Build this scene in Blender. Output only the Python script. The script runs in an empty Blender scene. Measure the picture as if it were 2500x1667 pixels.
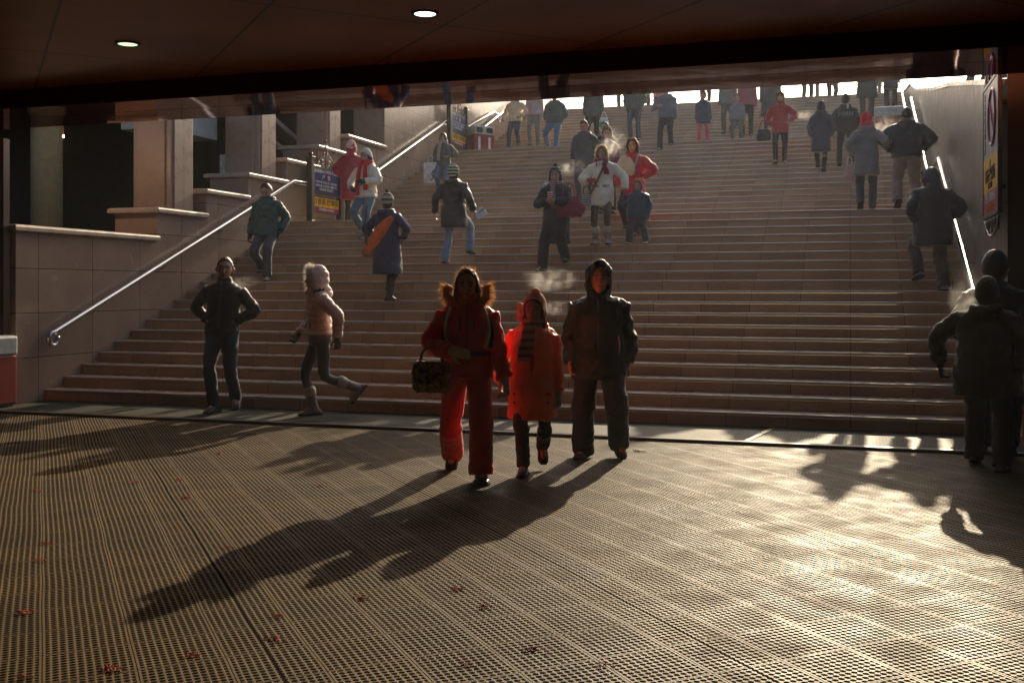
import bpy, math, random
import numpy as np
from mathutils import Vector, Matrix
SC = bpy.context.scene
COL = SC.collection
R = math.radians
# ------------------------------------------------------------------ camera, world, sun
cd = bpy.data.cameras.new('camera'); cam = bpy.data.objects.new('camera', cd); COL.objects.link(cam)
cam.location = (0, 0, 1.414); cam.rotation_euler = (R(90), 0, R(17.48))
cd.lens = 37.8; cd.sensor_width = 36; cd.shift_y = -0.0506; cd.clip_end = 600; cd.clip_start = .05
SC.camera = cam
W = bpy.data.worlds.new('World'); SC.world = W; W.use_nodes = True
wn = W.node_tree
for n in list(wn.nodes): wn.nodes.remove(n)
sky = wn.nodes.new('ShaderNodeTexSky'); sky.sky_type = 'NISHITA'; sky.sun_disc = False
SUN_EL = 22.4; SUN_AZ = 2.0
sky.sun_elevation = R(SUN_EL); sky.sun_rotation = R(SUN_AZ); sky.air_density = .7; sky.dust_density = 4.5; sky.ozone_density = .4
bg = wn.nodes.new('ShaderNodeBackground'); bg.inputs[1].default_value = 0.13
wo = wn.nodes.new('ShaderNodeOutputWorld')
wn.links.new(sky.outputs[0], bg.inputs[0]); wn.links.new(bg.outputs[0], wo.inputs[0])
sd = bpy.data.lights.new('sun', 'SUN'); sd.energy = 4.9; sd.angle = R(0.5); sd.color = (1.0, .82, .56)
sun = bpy.data.objects.new('sun', sd); COL.objects.link(sun)
sv = Vector((math.sin(R(SUN_AZ))*math.cos(R(SUN_EL)), math.cos(R(SUN_AZ))*math.cos(R(SUN_EL)), math.sin(R(SUN_EL))))
sun.rotation_euler = sv.to_track_quat('Z', 'Y').to_euler(); sun.location = (0, 20, 30)
SC.view_settings.view_transform = 'Standard'; SC.view_settings.look = 'None'
SC.view_settings.exposure = EXPO = 0.42; SC.view_settings.gamma = 1.0; SC.view_settings.use_curve_mapping = False
SC.render.engine = 'CYCLES'
SC.cycles.volume_bounces = 1; SC.cycles.max_bounces = 6; SC.cycles.caustics_reflective = False
# ------------------------------------------------------------------ materials
MATS = {}
class NT:
    def __init__(s, m): s.t = m.node_tree; s.N = s.t.nodes; s.L = s.t.links
    def n(s, t, **k):
        x = s.N.new(t)
        for a, b in k.items():
            if a.startswith('i_'): x.inputs[int(a[2:])].default_value = b
            else: setattr(x, a, b)
        return x
    def l(s, a, b): s.L.new(a, b)
    def val(s, v):
        return v
    def m(s, op, a, b=None, c=None, clamp=False):
        x = s.N.new('ShaderNodeMath'); x.operation = op; x.use_clamp = clamp
        for i, v in enumerate((a, b, c)):
            if v is None: continue
            if isinstance(v, (int, float)): x.inputs[i].default_value = v
            else: s.L.new(v, x.inputs[i])
        return x.outputs[0]
    def mix(s, f, a, b):
        x = s.N.new('ShaderNodeMix'); x.data_type = 'RGBA'
        for v, i in ((f, 0), (a, 6), (b, 7)):
            if isinstance(v, (int, float)): x.inputs[i].default_value = v
            elif isinstance(v, tuple): x.inputs[i].default_value = (*v[:3], 1)
            else: s.L.new(v, x.inputs[i])
        return x.outputs[2]
    def dot(s, a, v):
        x = s.N.new('ShaderNodeVectorMath'); x.operation = 'DOT_PRODUCT'
        s.L.new(a, x.inputs[0]); x.inputs[1].default_value = v; return x.outputs['Value']
    def noise(s, vec, scale, detail=3, rough=.5):
        x = s.N.new('ShaderNodeTexNoise'); x.inputs['Scale'].default_value = scale
        x.inputs['Detail'].default_value = detail; x.inputs['Roughness'].default_value = rough
        s.L.new(vec, x.inputs['Vector']); return x.outputs[0]
    def ramp(s, f, a, b, lo=0., hi=1.):
        x = s.N.new('ShaderNodeMapRange'); x.inputs[1].default_value = a; x.inputs[2].default_value = b
        x.inputs[3].default_value = lo; x.inputs[4].default_value = hi
        s.L.new(f, x.inputs[0]); return x.outputs[0]
def mat(name):
    m = bpy.data.materials.new(name); m.use_nodes = True
    nt = NT(m); p = m.node_tree.nodes['Principled BSDF']
    MATS[name] = m
    return m, nt, p
def P(p, **k):
    M = dict(col='Base Color', rough='Roughness', metal='Metallic', spec='Specular IOR Level', sheen='Sheen Weight',
             coat='Coat Weight', crough='Coat Roughness', srough='Sheen Roughness', ior='IOR', aniso='Anisotropic')
    for a, b in k.items():
        if a == 'col' and isinstance(b, tuple): b = (*b[:3], 1)
        p.inputs[M[a]].default_value = b
def simple(name, col, rough=.6, metal=0., nscale=8., nvar=.25, bump=.0, bscale=40., **k):
    if name in MATS: return MATS[name]
    m, t, p = mat(name); P(p, rough=rough, metal=metal, **k)
    tc = t.n('ShaderNodeTexCoord').outputs['Object']
    nz = t.noise(tc, nscale, 4)
    f = t.ramp(nz, .3, .7)
    t.l(t.mix(f, tuple(c*(1-nvar) for c in col), tuple(min(1, c*(1+nvar)) for c in col)), p.inputs['Base Color'])
    if bump:
        b = t.n('ShaderNodeBump', i_0=bump); b.inputs['Distance'].default_value = .01
        t.l(t.noise(tc, bscale, 3), b.inputs['Height']); t.l(b.outputs[0], p.inputs['Normal'])
    return m
def fabric(name, col, rough=.75, sheen=.35, bump=.5, bscale=22., coat=0., stripes=None, glow=0.):
    """cloth: folds as bump, slight colour variation; stripes = (period, [(threshold, colour)...]) along local z"""
    if name in MATS: return MATS[name]
    m, t, p = mat(name); P(p, rough=rough, sheen=sheen, srough=.5, coat=coat, crough=.35)
    if glow:   # thin padded shell: sunlight diffuses through it
        p.inputs['Subsurface Weight'].default_value = glow; p.inputs['Subsurface Radius'].default_value = (1, .45, .25); p.inputs['Subsurface Scale'].default_value = .14
    p.inputs['Sheen Tint'].default_value = (*[min(1, .5+c*.5) for c in col], 1)
    tc = t.n('ShaderNodeTexCoord').outputs['Object']
    f = t.ramp(t.noise(tc, 6, 4), .3, .7)
    base = t.mix(f, tuple(c*.78 for c in col), tuple(min(1, c*1.2) for c in col))
    if stripes:
        per, bands = stripes
        z = t.dot(tc, (0, 0, 1)); fr = t.m('FRACT', t.m('DIVIDE', z, per))
        for a, b, c in bands:
            inb = t.m('MULTIPLY', t.m('GREATER_THAN', fr, a), t.m('LESS_THAN', fr, b))
            base = t.mix(inb, base, c)
    t.l(base, p.inputs['Base Color'])
    if bump:
        h = t.m('ADD', t.noise(tc, bscale, 4, .6), t.m('MULTIPLY', t.noise(tc, 300, 2), .08))
        b = t.n('ShaderNodeBump', i_0=bump); b.inputs['Distance'].default_value = .02
        t.l(h, b.inputs['Height']); t.l(b.outputs[0], p.inputs['Normal'])
    return m
def emis(name, col, st):
    if name in MATS: return MATS[name]
    m, t, p = mat(name); P(p, col=col, rough=.5)
    p.inputs['Emission Color'].default_value = (*col, 1); p.inputs['Emission Strength'].default_value = st
    return m
# ------------------------------------------------------------------ object helpers
def link(name, me, m=None, parent=None, loc=None):
    o = bpy.data.objects.new(name, me); COL.objects.link(o)
    if me is not None and m is not None:
        for x in (m if isinstance(m, (list, tuple)) else [m]): me.materials.append(x)
    if parent is not None: o.parent = parent
    if loc is not None: o.location = loc
    return o
def tag(o, label=None, cat=None, group=None, kind=None):
    if label: o['label'] = label
    if cat: o['category'] = cat
    if group: o['group'] = group
    if kind: o['kind'] = kind
    return o
def empty(name, loc, rz=0., label=None, cat=None, group=None):
    o = bpy.data.objects.new(name, None); COL.objects.link(o); o.location = loc; o.rotation_euler = (0, 0, rz)
    o.empty_display_size = .1
    return tag(o, label, cat, group)
class G:
    """collects closed shapes as verts / faces"""
    def __init__(s): s.v = []; s.f = []; s.n = 0
    def add(s, v, f):
        v = np.asarray(v, float); s.v.append(v); s.f += [tuple(i+s.n for i in q) for q in f]; s.n += len(v); return s
    def box(s, x0, x1, y0, y1, z0, z1):
        v = [(x, y, z) for z in (z0, z1) for y in (y0, y1) for x in (x0, x1)]
        return s.add(v, [(0, 2, 3, 1), (4, 5, 7, 6), (0, 1, 5, 4), (2, 6, 7, 3), (0, 4, 6, 2), (1, 3, 7, 5)])
    def loft(s, rings, cap=True, closed=False):
        n = len(rings[0]); k = len(rings); v = np.concatenate([np.asarray(r, float) for r in rings]); f = []
        for i in range(k if closed else k-1):
            j = (i+1) % k
            for a in range(n):
                b = (a+1) % n; f.append((i*n+a, i*n+b, j*n+b, j*n+a))
        if cap and not closed:
            v = np.vstack([v, np.mean(rings[0], 0), np.mean(rings[-1], 0)])
            for a in range(n):
                b = (a+1) % n; f.append((b, a, k*n)); f.append(((k-1)*n+a, (k-1)*n+b, k*n+1))
        return s.add(v, f)
    def tube(s, pts, rad, n=12, sub=3, flat=1., up=None, rcap=True):
        """tapered tube with rounded ends; flat squeezes the cross-section along its second axis"""
        pts = [np.asarray(p, float) for p in pts]
        rad = list(rad) if hasattr(rad, '__len__') else [rad]*len(pts)
        if len(pts) > 2 and sub > 1:
            P2 = []; R2 = []
            for i in range(len(pts)-1):
                p0 = pts[max(i-1, 0)]; p1 = pts[i]; p2 = pts[i+1]; p3 = pts[min(i+2, len(pts)-1)]
                for q in range(sub):
                    t = q/sub
                    P2.append(.5*((2*p1)+(-p0+p2)*t+(2*p0-5*p1+4*p2-p3)*t*t+(-p0+3*p1-3*p2+p3)*t**3)); R2.append(rad[i]*(1-t)+rad[i+1]*t)
            P2.append(pts[-1]); R2.append(rad[-1]); pts, rad = P2, R2
        T = []
        for i in range(len(pts)):
            d = pts[min(i+1, len(pts)-1)]-pts[max(i-1, 0)]; T.append(d/(np.linalg.norm(d)+1e-12))
        ref = np.array(up if up is not None else (0, 0, 1.) if abs(T[0][2]) < .8 else (0, 1., 0))
        u = ref-T[0]*ref.dot(T[0]); u /= np.linalg.norm(u)
        rings = []
        ang = np.linspace(0, 2*np.pi, n, endpoint=False)
        def ring(c, u, w, r): return c+np.outer(np.cos(ang), u)*r*flat+np.outer(np.sin(ang), w)*r
        us = []
        for i in range(len(pts)):
            u = u-T[i]*u.dot(T[i]); u = u/(np.linalg.norm(u)+1e-12); us.append(u)
        w0 = np.cross(T[0], us[0]); w1 = np.cross(T[-1], us[-1])
        if rcap:
            for a in (80, 50, 25): rings.append(ring(pts[0]-T[0]*rad[0]*math.sin(R(a))*.8, us[0], w0, rad[0]*math.cos(R(a))))
        for i in range(len(pts)): rings.append(ring(pts[i], us[i], np.cross(T[i], us[i]), rad[i]))
        if rcap:
            for a in (25, 50, 80): rings.append(ring(pts[-1]+T[-1]*rad[-1]*math.sin(R(a))*.8, us[-1], w1, rad[-1]*math.cos(R(a))))
        return s.loft(rings)
    def ell(s, c, r, ax=None, n=16, k=10):
        c = np.asarray(c, float); A = np.eye(3) if ax is None else np.asarray(ax, float)
        ang = np.linspace(0, 2*np.pi, n, endpoint=False); rings = []
        for i in range(1, k):
            ph = np.pi*i/k
            q = np.stack([np.cos(ang)*np.sin(ph)*r[0], np.sin(ang)*np.sin(ph)*r[1], np.full(n, -np.cos(ph)*r[2])], 1)
            rings.append(c+q@A)
        return s.loft(rings)
    def mesh(s, name, smooth=False):
        me = bpy.data.meshes.new(name); V = np.concatenate(s.v)
        me.from_pydata(V.tolist(), [], s.f); me.update()
        if smooth: me.shade_smooth()
        return me
    def obj(s, name, m, parent=None, smooth=False, bevel=0., **k):
        o = link(name, s.mesh(name, smooth), m, parent, **k)
        if bevel:
            b = o.modifiers.new('bevel', 'BEVEL'); b.width = bevel; b.segments = 2; b.limit_method = 'ANGLE'
        return o
def fused(g, name, m, parent, vox, disp=None, smooth_it=2):
    """fuse the collected shapes into ONE continuous surface"""
    me = g.mesh(name); o = link(name, me, m, parent)
    md = o.modifiers.new('r', 'REMESH'); md.mode = 'VOXEL'; md.voxel_size = vox
    if smooth_it:
        sm = o.modifiers.new('s', 'SMOOTH'); sm.iterations = smooth_it; sm.factor = .5
    dg = bpy.context.evaluated_depsgraph_get(); dg.update()
    me2 = bpy.data.meshes.new_from_object(o.evaluated_get(dg)); o.modifiers.clear()
    o.data = me2; bpy.data.meshes.remove(me)
    if disp is not None and len(me2.vertices):
        n = len(me2.vertices); co = np.empty(n*3); me2.vertices.foreach_get('co', co); co = co.reshape(-1, 3)
        no = np.empty(n*3); me2.vertex_normals.foreach_get('vector', no); no = no.reshape(-1, 3)
        co = co+no*disp(co)[:, None]; me2.vertices.foreach_set('co', co.ravel()); me2.update()
    me2.shade_smooth()
    if not me2.materials:
        me2.materials.append(m)
    return o
# ------------------------------------------------------------------ people
A = np.array
def nrm(v): v = np.asarray(v, float); return v/(np.linalg.norm(v)+1e-12)
def rotm(ax, deg):
    return np.array(Matrix.Rotation(R(deg), 3, Vector(ax)))
def ik(a, t, l1, l2, pole):
    v = t-a; d = min(np.linalg.norm(v), (l1+l2)*.998); u = nrm(v)
    x = (l1*l1-l2*l2+d*d)/(2*d); h = math.sqrt(max(l1*l1-x*x, 0)); p = A(pole, float); p = p-u*p.dot(u); p = nrm(p)
    return a+u*x+p*h, a+u*d
def snoise(co, f, seed=0.):
    x, y, z = co.T*f
    return (np.sin(x*1.3+seed+1.7*np.sin(y*.9+seed))*np.sin(z*1.1+1.3*np.sin(x*.7+2*seed))+np.sin(y*1.9+z*1.4+seed*3)*.6+.4*np.sin(x*2.7-z*2.1+y*2.3+seed))/2
SKIN = (.50, .30, .20)
def seg_t(co, a, b):
    ab = b-a; t = np.clip(((co-a)@ab)/(ab@ab), 0, 1); return t, np.linalg.norm(co-(a+t[:, None]*ab), axis=1)
class Person:
    """own space: faces -Y, +Z up, person's right side is -X; s scales a 1.70 m figure"""
    def __init__(P_, loc, H, label, yaw=0., lean=0., twist=0., side=0., head=(0, 0), feet=None, hands=None, seed=0, vox=.01,
                 poles=None, skin=SKIN, group='people in winter coats', wide=1., child=0., hair=(.02, .014, .01), drop=0., face=True, handcurl=35, shift=(0, 0), sexy=1.):
        s = P_.s = H/1.70; P_.seed = seed; P_.vox = vox; P_.wide = wide; P_.skin = skin; P_.haircol = hair
        P_.root = empty('person', loc, R(yaw), label, 'person', group)
        hk = 1.05+.20*child; P_.hk = hk; lk = 1-.10*child
        feet = feet or [(-.1, .0, 0, 0, 8), (.1, .0, 0, 0, 8)]      # x, y, z, pitch, toe-out
        P_.feet = feet
        L1 = .43*s*lk; L2 = .41*s*lk; hip0 = .90*s*lk
        hz = hip0
        ank = []
        for x, y, z, pt, to in feet:
            pr = R(pt)     # positive pitch: heel lifted, toes on ground
            ank.append(A([x*wide, y-.0, z+(.08+.13*math.sin(max(pr, 0)))*s]))
        P_.shift = A([shift[0], shift[1], 0.])
        for i, sg in enumerate((-1, 1)):
            h = A([sg*.09*s+shift[0], shift[1], 0]); dd = ank[i][:2]-h[:2]; q = (L1+L2)**2*.995-dd@dd
            hz = min(hz, ank[i][2]+math.sqrt(max(q, .01)))
        hz -= drop*s; P_.hz = hz; P_.dz = hz-hip0
        P_.lean = rotm((1, 0, 0), lean)@rotm((0, 1, 0), side)@rotm((0, 0, 1), twist)
        P_.hips = A([shift[0], shift[1], hz])
        P_.leg = []
        for i, sg in enumerate((-1, 1)):
            h = P_.hips+A([sg*.09*s, 0, -.02*s]); pole = (sg*.12, -1, 0) if not poles or len(poles) < 2 or poles[1] is None else poles[1][i]
            k, an = ik(h, ank[i], L1, L2, pole); P_.leg.append((h, k, an))
        P_.sh = [P_.T((sg*.162*wide, .0, 1.34)) for sg in (-1, 1)]
        hands = hands or ['hang', 'hang']; P_.hands = hands
        P_.arm = []
        PRE = dict(hang=(.235, -.03, .79, .3, .9, 0), walkf=(.22, -.25, .86, .4, 1, 0), walkb=(.24, .20, .86, .4, .8, 0), pocket=(.165, -.045, .93, .75, .9, .1),
                   front=(.03, -.27, 1.13, 1, .3, -.3), bend=(.17, -.25, 1.12, .6, .7, -.2), out=(.46, 0, .93, .3, .6, 0), back=(.06, .2, .95, .9, .5, 0))
        for i, sg in enumerate((-1, 1)):
            hd = hands[i]
            if isinstance(hd, str):
                q = PRE[hd]; tgt = P_.T((sg*q[0]*max(wide, 1), q[1], q[2])); pole = (sg*q[3], q[4], q[5])
            else:
                q = hd; tgt = P_.T((q[0], q[1], q[2])); pole = q[3] if len(q) > 3 else (sg*.6, .8, -.1)
            e, w = ik(P_.sh[i], tgt, .285*s, .25*s, pole); P_.arm.append((P_.sh[i], e, w))
        P_.neck = P_.T((0, .005, 1.435)); c = P_.T((0, -.02, 1.435+.125*hk)); P_.hc = c
        yw, ph = head; M = P_.lean@rotm((0, 0, 1), yw)@rotm((1, 0, 0), -ph); P_.hr, P_.hb, P_.hu = M[:, 0], M[:, 1], M[:, 2]; P_.hM = M
        P_.hs = s*hk
        P_.cl = {}; P_.kids = []
        P_.body(face, handcurl)
    def T(P_, p):
        """canonical torso point (1.7 m figure) -> posed"""
        s = P_.s; v = A([p[0], p[1], p[2]-.90], float)*s
        lk = min(1, max(0, (p[2]-.85)/.3)); w = P_.lean@v
        return P_.hips+v*(1-lk)+w*lk
    def Hd(P_, p): return P_.hc+(P_.hr*p[0]+P_.hb*p[1]+P_.hu*p[2])*P_.hs
    def part(P_, g, name, m, vox=None, disp=None, parent=None, it=2):
        o = fused(g, name, m, parent or P_.root, vox or P_.vox, disp, it); P_.cl[name] = o; return o
    def ring(P_, z, rx, ry, cy=0., n=22, cx=0., sq=2.3):
        a = np.linspace(0, 2*np.pi, n, endpoint=False); c, s_ = np.cos(a), np.sin(a)
        X = np.sign(c)*np.abs(c)**(2/sq)*rx*P_.wide; Y = np.sign(s_)*np.abs(s_)**(2/sq)*ry
        return A([P_.T((cx+x, cy+y, z)) for x, y in zip(X, Y)])
    def hand(P_, g, i, infl=1., curl=35, spread=1.):
        sg = (-1, 1)[i]; s = P_.s; _, e, w = P_.arm[i]; d = nrm(w-e)
        # palm faces the body: normal
        n_ = A([-sg, -.25, 0.]); 
        if isinstance(P_.hands[i], tuple) and len(P_.hands[i]) > 4: n_ = A(P_.hands[i][4], float)
        n_ = nrm(n_-d*n_.dot(d)); t = nrm(np.cross(d, n_))*(sg)        # t: towards the thumb side
        if t[1] > 0 and abs(d[2]) > .6: t = -t
        k = s*infl
        g.tube([w-d*.02*s, w+d*.03*k, w+d*.085*k], [.026*k, .036*k, .038*k], n=12, flat=.45, up=n_)
        for j, (o, L) in enumerate(((.027, .070), (.010, .080), (-.008, .075), (-.025, .060))):
            b = w+d*.085*k+t*o*k; pts = [b-d*.01*k]; dd = d; ax = np.cross(d, n_)
            c = curl*(1+.12*j)
            for q, f in enumerate((.45, .32, .25)):
                dd = dd*math.cos(R(c*.8))+nrm(n_-dd*n_.dot(dd))*math.sin(R(c*.8)); dd = nrm(dd); pts.append(pts[-1]+dd*L*f*k+(d*.01*k if q == 0 else 0))
            g.tube(pts, [.0095*k, .0088*k, .008*k, .0068*k], n=8, sub=2)
        b = w+d*.025*k+t*.026*k; g.tube([b, b+(d*.6+t*.75+n_*.25)*.03*k, b+(d*.95+t*.75+n_*.5)*.052*k], [.013*k, .0105*k, .008*k], n=8, sub=2)
    def head(P_, g):
        n, kk = 28, 20; rings = []
        for i in range(1, kk):
            ph = np.pi*i/kk; a = np.linspace(0, 2*np.pi, n, endpoint=False); row = []
            for t in a:
                x, y, z = math.cos(t)*math.sin(ph), math.sin(t)*math.sin(ph), -math.cos(ph)
                X, Y, Z = x*.077, y*.098, z*.12
                if z < 0:
                    X *= 1-.26*min(1, -z*1.15)**1.4; Y = Y*(1-.10*(-z)) - .012*(-z)
                if y < -.1:
                    fy = min(1, (-y-.1)*1.6)
                    def gb(cx, cz, rx, rz): return math.exp(-((X-cx)/rx)**2-((Z-cz)/rz)**2)
                    off = -.010*gb(0, -.085, .028, .022)+.013*(gb(.032, .012, .018, .014)+gb(-.032, .012, .018, .014))-.005*gb(0, .036, .06, .012)-.006*(gb(.042, -.025, .02, .02)+gb(-.042, -.025, .02, .02))-.007*gb(0, -.058, .026, .008)
                    Y = max(Y, -.092)+off*fy if y < -.5 else Y+off*fy
                row.append(P_.Hd((X, Y, Z)))
            rings.append(A(row))
        g.loft(rings)
        g.tube([P_.Hd((0, -.088, .012)), P_.Hd((0, -.102, -.012)), P_.Hd((0, -.112, -.03))], [.007*P_.hs, .010*P_.hs, .0135*P_.hs], n=10)
        for sg in (-1, 1):
            g.tube([P_.Hd((sg*.076, .01, .025)), P_.Hd((sg*.088, .018, .0)), P_.Hd((sg*.078, .008, -.03))], [.011*P_.hs, .017*P_.hs, .009*P_.hs], n=8)
    def body(P_, face, curl):
        g = G(); s = P_.s
        P_.head(g)
        g.tube([P_.T((0, .012, 1.40)), P_.neck, P_.Hd((0, .015, -.06))], [.062*s, .053*s, .052*s], n=14)
        g.loft([P_.ring(z, a*.9, b*.85, c) for z, a, b, c in ((.86, .13, .10, 0), (.95, .15, .105, 0), (1.08, .125, .09, 0), (1.25, .145, .105, 0), (1.36, .15, .085, 0), (1.42, .08, .06, .01), (1.45, .05, .05, .01))])
        for i in range(2):
            a, e, w = P_.arm[i]; g.tube([a, (a+e)/2, e, (e+w)/2, w], [.045*s, .041*s, .034*s, .034*s, .024*s], n=12)
            P_.hand(g, i, curl=curl)
            h, k, an = P_.leg[i]; g.tube([h, (h+k)/2, k, (k*.6+an*.4), an], [.075*s, .065*s, .048*s, .048*s, .032*s], n=12)
            g.tube([an, an+P_.footdir(i)*.10*s-A([0, 0, .04*s])], [.033*s, .028*s], n=10)
        sk = simple('skin_%d' % int(P_.skin[0]*100), P_.skin, rough=.5, nscale=30, nvar=.12, spec=.4)
        P_.cl['body'] = P_.part(g, 'body', sk, vox=min(P_.vox*.62, .0085), it=1)
        if face:
            dk = simple('eye_dark', (.015, .01, .01), rough=.2); lipm = simple('lip', (.42, .13, .11), rough=.4)
            for sg in (-1, 1):
                G().ell(P_.Hd((sg*.032, -.079, .012)), (.013*P_.hs, .008*P_.hs, .0055*P_.hs), ax=P_.hM.T, n=10, k=6).obj('eye', dk, P_.root, True)
                G().tube([P_.Hd((sg*.016, -.094, .031)), P_.Hd((sg*.034, -.093, .037)), P_.Hd((sg*.05, -.083, .031))], [.0035*P_.hs]*3, n=6).obj('eyebrow', dk, P_.root, True)
            G().tube([P_.Hd((-.022, -.092, -.056)), P_.Hd((0, -.101, -.055)), P_.Hd((.022, -.092, -.056))], [.003*P_.hs, .0062*P_.hs, .003*P_.hs], n=8).obj('lips', lipm, P_.root, True)
    def footdir(P_, i):
        x, y, z, pt, to = P_.feet[i]; sg = (-1, 1)[i]
        d = A([sg*math.sin(R(to)), -math.cos(R(to)), 0.]); return nrm(d*math.cos(R(pt))+A([0, 0, -math.sin(R(pt))]))
    # ---- clothes
    def shoes(P_, m, shaft=.0, h=.05, width=.046, mshaft=None, cuff=None, name='shoe', big=1.):
        s = P_.s
        for i in range(2):
            g = G(); h_, k, an = P_.leg[i]; d = P_.footdir(i); up = nrm(A([0, 0, 1.])-d*d[2]); lat = np.cross(d, up)
            an0 = an-up*.08*s
            rings = []
            for t, wx, hz, zo in ((-.095, .6, .5, .35), (-.08, .85, 1.1, .5), (-.04, .95, 1.7, .8), (.02, 1, 1.75, .85), (.08, 1.08, 1.15, .6), (.13, 1.02, .85, .45), (.165, .75, .6, .35), (.18, .4, .35, .25)):
                c = an0+d*t*s*big; r = []
                for a in np.linspace(0, 2*np.pi, 16, endpoint=False):
                    zz = math.sin(a)*h*.5*hz+h*.5*hz; zz = max(zz, .0)
                    r.append(c+lat*math.cos(a)*width*wx*s*big+up*(zz*s+.004))
                rings.append(A(r))
            g.loft(rings)
            if shaft:
                dk = nrm(k-an); g.tube([an-dk*.03*s, an+dk*shaft*.5*s, an+dk*shaft*s], [.055*s, .056*s, .064*s], n=14, rcap=False)
            o = P_.part(g, 'boot' if shaft else name, m, vox=min(P_.vox, .009))
            sole = G(); rr = []
            for t, wx in ((-.098, .7), (-.06, 1), (.02, .98), (.08, 1.1), (.14, 1), (.182, .55)):
                c = an0+d*t*s*big; rr.append(A([c-lat*width*wx*s*big*1.05-up*.002, c+lat*width*wx*s*big*1.05-up*.002, c+lat*width*wx*s*big*1.05+up*.018*s, c-lat*width*wx*s*big*1.05+up*.018*s]))
            sole.loft(rr).obj('sole', simple('rubber', (.02, .018, .016), rough=.7), o)
            if cuff:
                dk = nrm(k-an); c = an+dk*shaft*s; cg = G().tube([c-dk*.03*s, c+dk*.01*s], [.072*s, .076*s], n=16); co = fused(cg, 'cuff', cuff, o, .009, lambda q: .005*snoise(q, 90, 1))
    def trousers(P_, m, thigh=.092, knee=.072, hem=.068, low=.03, wr=.006, seed=None, low2=None):
        g = G(); s = P_.s; sd_ = P_.seed+3
        g.loft([P_.ring(z, a, b, 0) for z, a, b in ((.80, .12, .10), (.86, .158, .122), (.95, .162, .125), (1.04, .145, .112))])
        for i in range(2):
            h, k, an = P_.leg[i]; dk = nrm(an-k); f = P_.footdir(i)
            end = an+A([0, 0, -1.])*low*s if low > 0 else an+dk*low*s
            g.tube([h, (h+k)/2, k, (k+end)/2, end], [thigh*1.08*s, thigh*s, knee*s, (knee*.4+hem*.6)*s, hem*s], n=16, rcap=False)
        L = P_.leg
        def dsp(c):
            out = np.zeros(len(c))
            for h, k, an in L:
                t, d = seg_t(c, k, an); near = d < .12*s
                out += near*(wr*.8*np.sin((t*27)+9*snoise(c, 8, sd_))*(.15+.85*t**3)) + near*(wr*1.3*np.sin(t*18+3*snoise(c, 7, 2+sd_))*np.exp(-((t)/.18)**2))
            return out+.7*wr*snoise(c, 22, sd_)
        P_.part(g, 'trousers', m, disp=dsp)
    def coat(P_, m, hem=.78, w=1., puff=0., pitch=.09, sleeve=.066, cuffr=.047, flare=1., collar=.0, hood=None, fold=.009, name='jacket', sl_m=None, cr=1., open_hood_dir=(0, -1, -.12), shoulder=1., hoodk=1.32):
        g = G(); s = P_.s; sd_ = P_.seed
        Z = [(1.455, .062, .062, .012), (1.43, .085, .075, .01), (1.41, .135*shoulder, .090, .005), (1.365, .178*shoulder, .108, 0), (1.32, .188*shoulder, .122, 0), (1.26, .19, .132, 0), (1.14, .178, .130, -.002), (1.02, .180, .134, -.002), (.93, .188*flare**.5, .152, -.006)]
        if collar: Z = [(1.455+collar, .07, .075, -.012), (1.455, .075, .078, 0)]+Z[1:]
        z = .93
        while z-.11 > hem: z -= .11; k = 1+(flare-1)*min(1, (.93-z)/.45); Z.append((z, .19*k, .165*k, -.008))
        k = 1+(flare-1)*min(1, (.93-hem)/.45); Z = [q for q in Z if q[0] > hem+.02]; Z.append((hem, .192*k, .168*k, -.01))
        rings = [P_.ring(zz, a*w, b*w*cr, c) for zz, a, b, c in Z]
        g.loft(rings)
        d0 = [nrm(q[1]-q[0]) for q in P_.arm]
        for i in range(2):
            a, e, wr_ = P_.arm[i]; d = nrm(wr_-e)
            inn = nrm(P_.T((0, 0, 1.30))-a); g.ell(a+inn*.02*s-A([0, 0, .006*s]), (sleeve*1.02*s, sleeve*1.04*s, sleeve*1.0*s), n=18, k=12)
            g.tube([a-d0[i]*.0, a*.5+e*.5, e, (e+wr_)/2, wr_-d*.005], [sleeve*1.13*s, sleeve*1.03*s, sleeve*.93*s, (sleeve+cuffr)*.5*s, cuffr*s], n=16, rcap=False)
        if hood == 'down':
            g.tube([P_.T((-.10, -.02, 1.44)), P_.T((-.09, .09, 1.425)), P_.T((0, .14, 1.40)), P_.T((.09, .09, 1.425)), P_.T((.10, -.02, 1.44))], [.03*s, .048*s, .06*s, .048*s, .03*s], n=12)
            g.ell(P_.T((0, .13, 1.37)), (.10*s, .05*s, .09*s))
        if hood == 'up':
            P_.shell(g, hoodk, hoodk-.04, 62, open_hood_dir, th=.018, cz=.0, cy=.012, low=1.12)
            g.tube([P_.Hd((0, .075, -.07)), P_.T((0, .08, 1.40))], [.075*s, .10*s], n=14)
            g.tube([P_.Hd((-.07, .0, -.10)), P_.Hd((0, -.075, -.155)), P_.Hd((.07, .0, -.10))], [.04*s, .042*s, .04*s], n=12)
        arms = P_.arm; hipz = P_.hips[2]
        def dsp(c):
            best = np.full(len(c), 1e9); par = np.zeros(len(c)); aw = np.zeros(len(c))
            dt = np.hypot(c[:, 0]-P_.hips[0], (c[:, 1]-P_.hips[1])); 
            for a, e, w_ in arms:
                for p, q, off in ((a, e, 0), (e, w_, np.linalg.norm(e-a))):
                    t, d = seg_t(c, p, q); L = np.linalg.norm(q-p); k = (d < .10*s) & (d < best)
                    best = np.where(k, d, best); par = np.where(k, off+t*L, par); aw = np.where(k, np.clip((off+t*L)/(.16*s)-.45, 0, 1), aw)
            zt = c[:, 2]-hipz+.012*snoise(c, 6, sd_); za = par+.012*snoise(c, 6, sd_)
            o = fold*snoise(c, 13, sd_)+fold*.6*snoise(c, 34, sd_+2)
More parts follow.
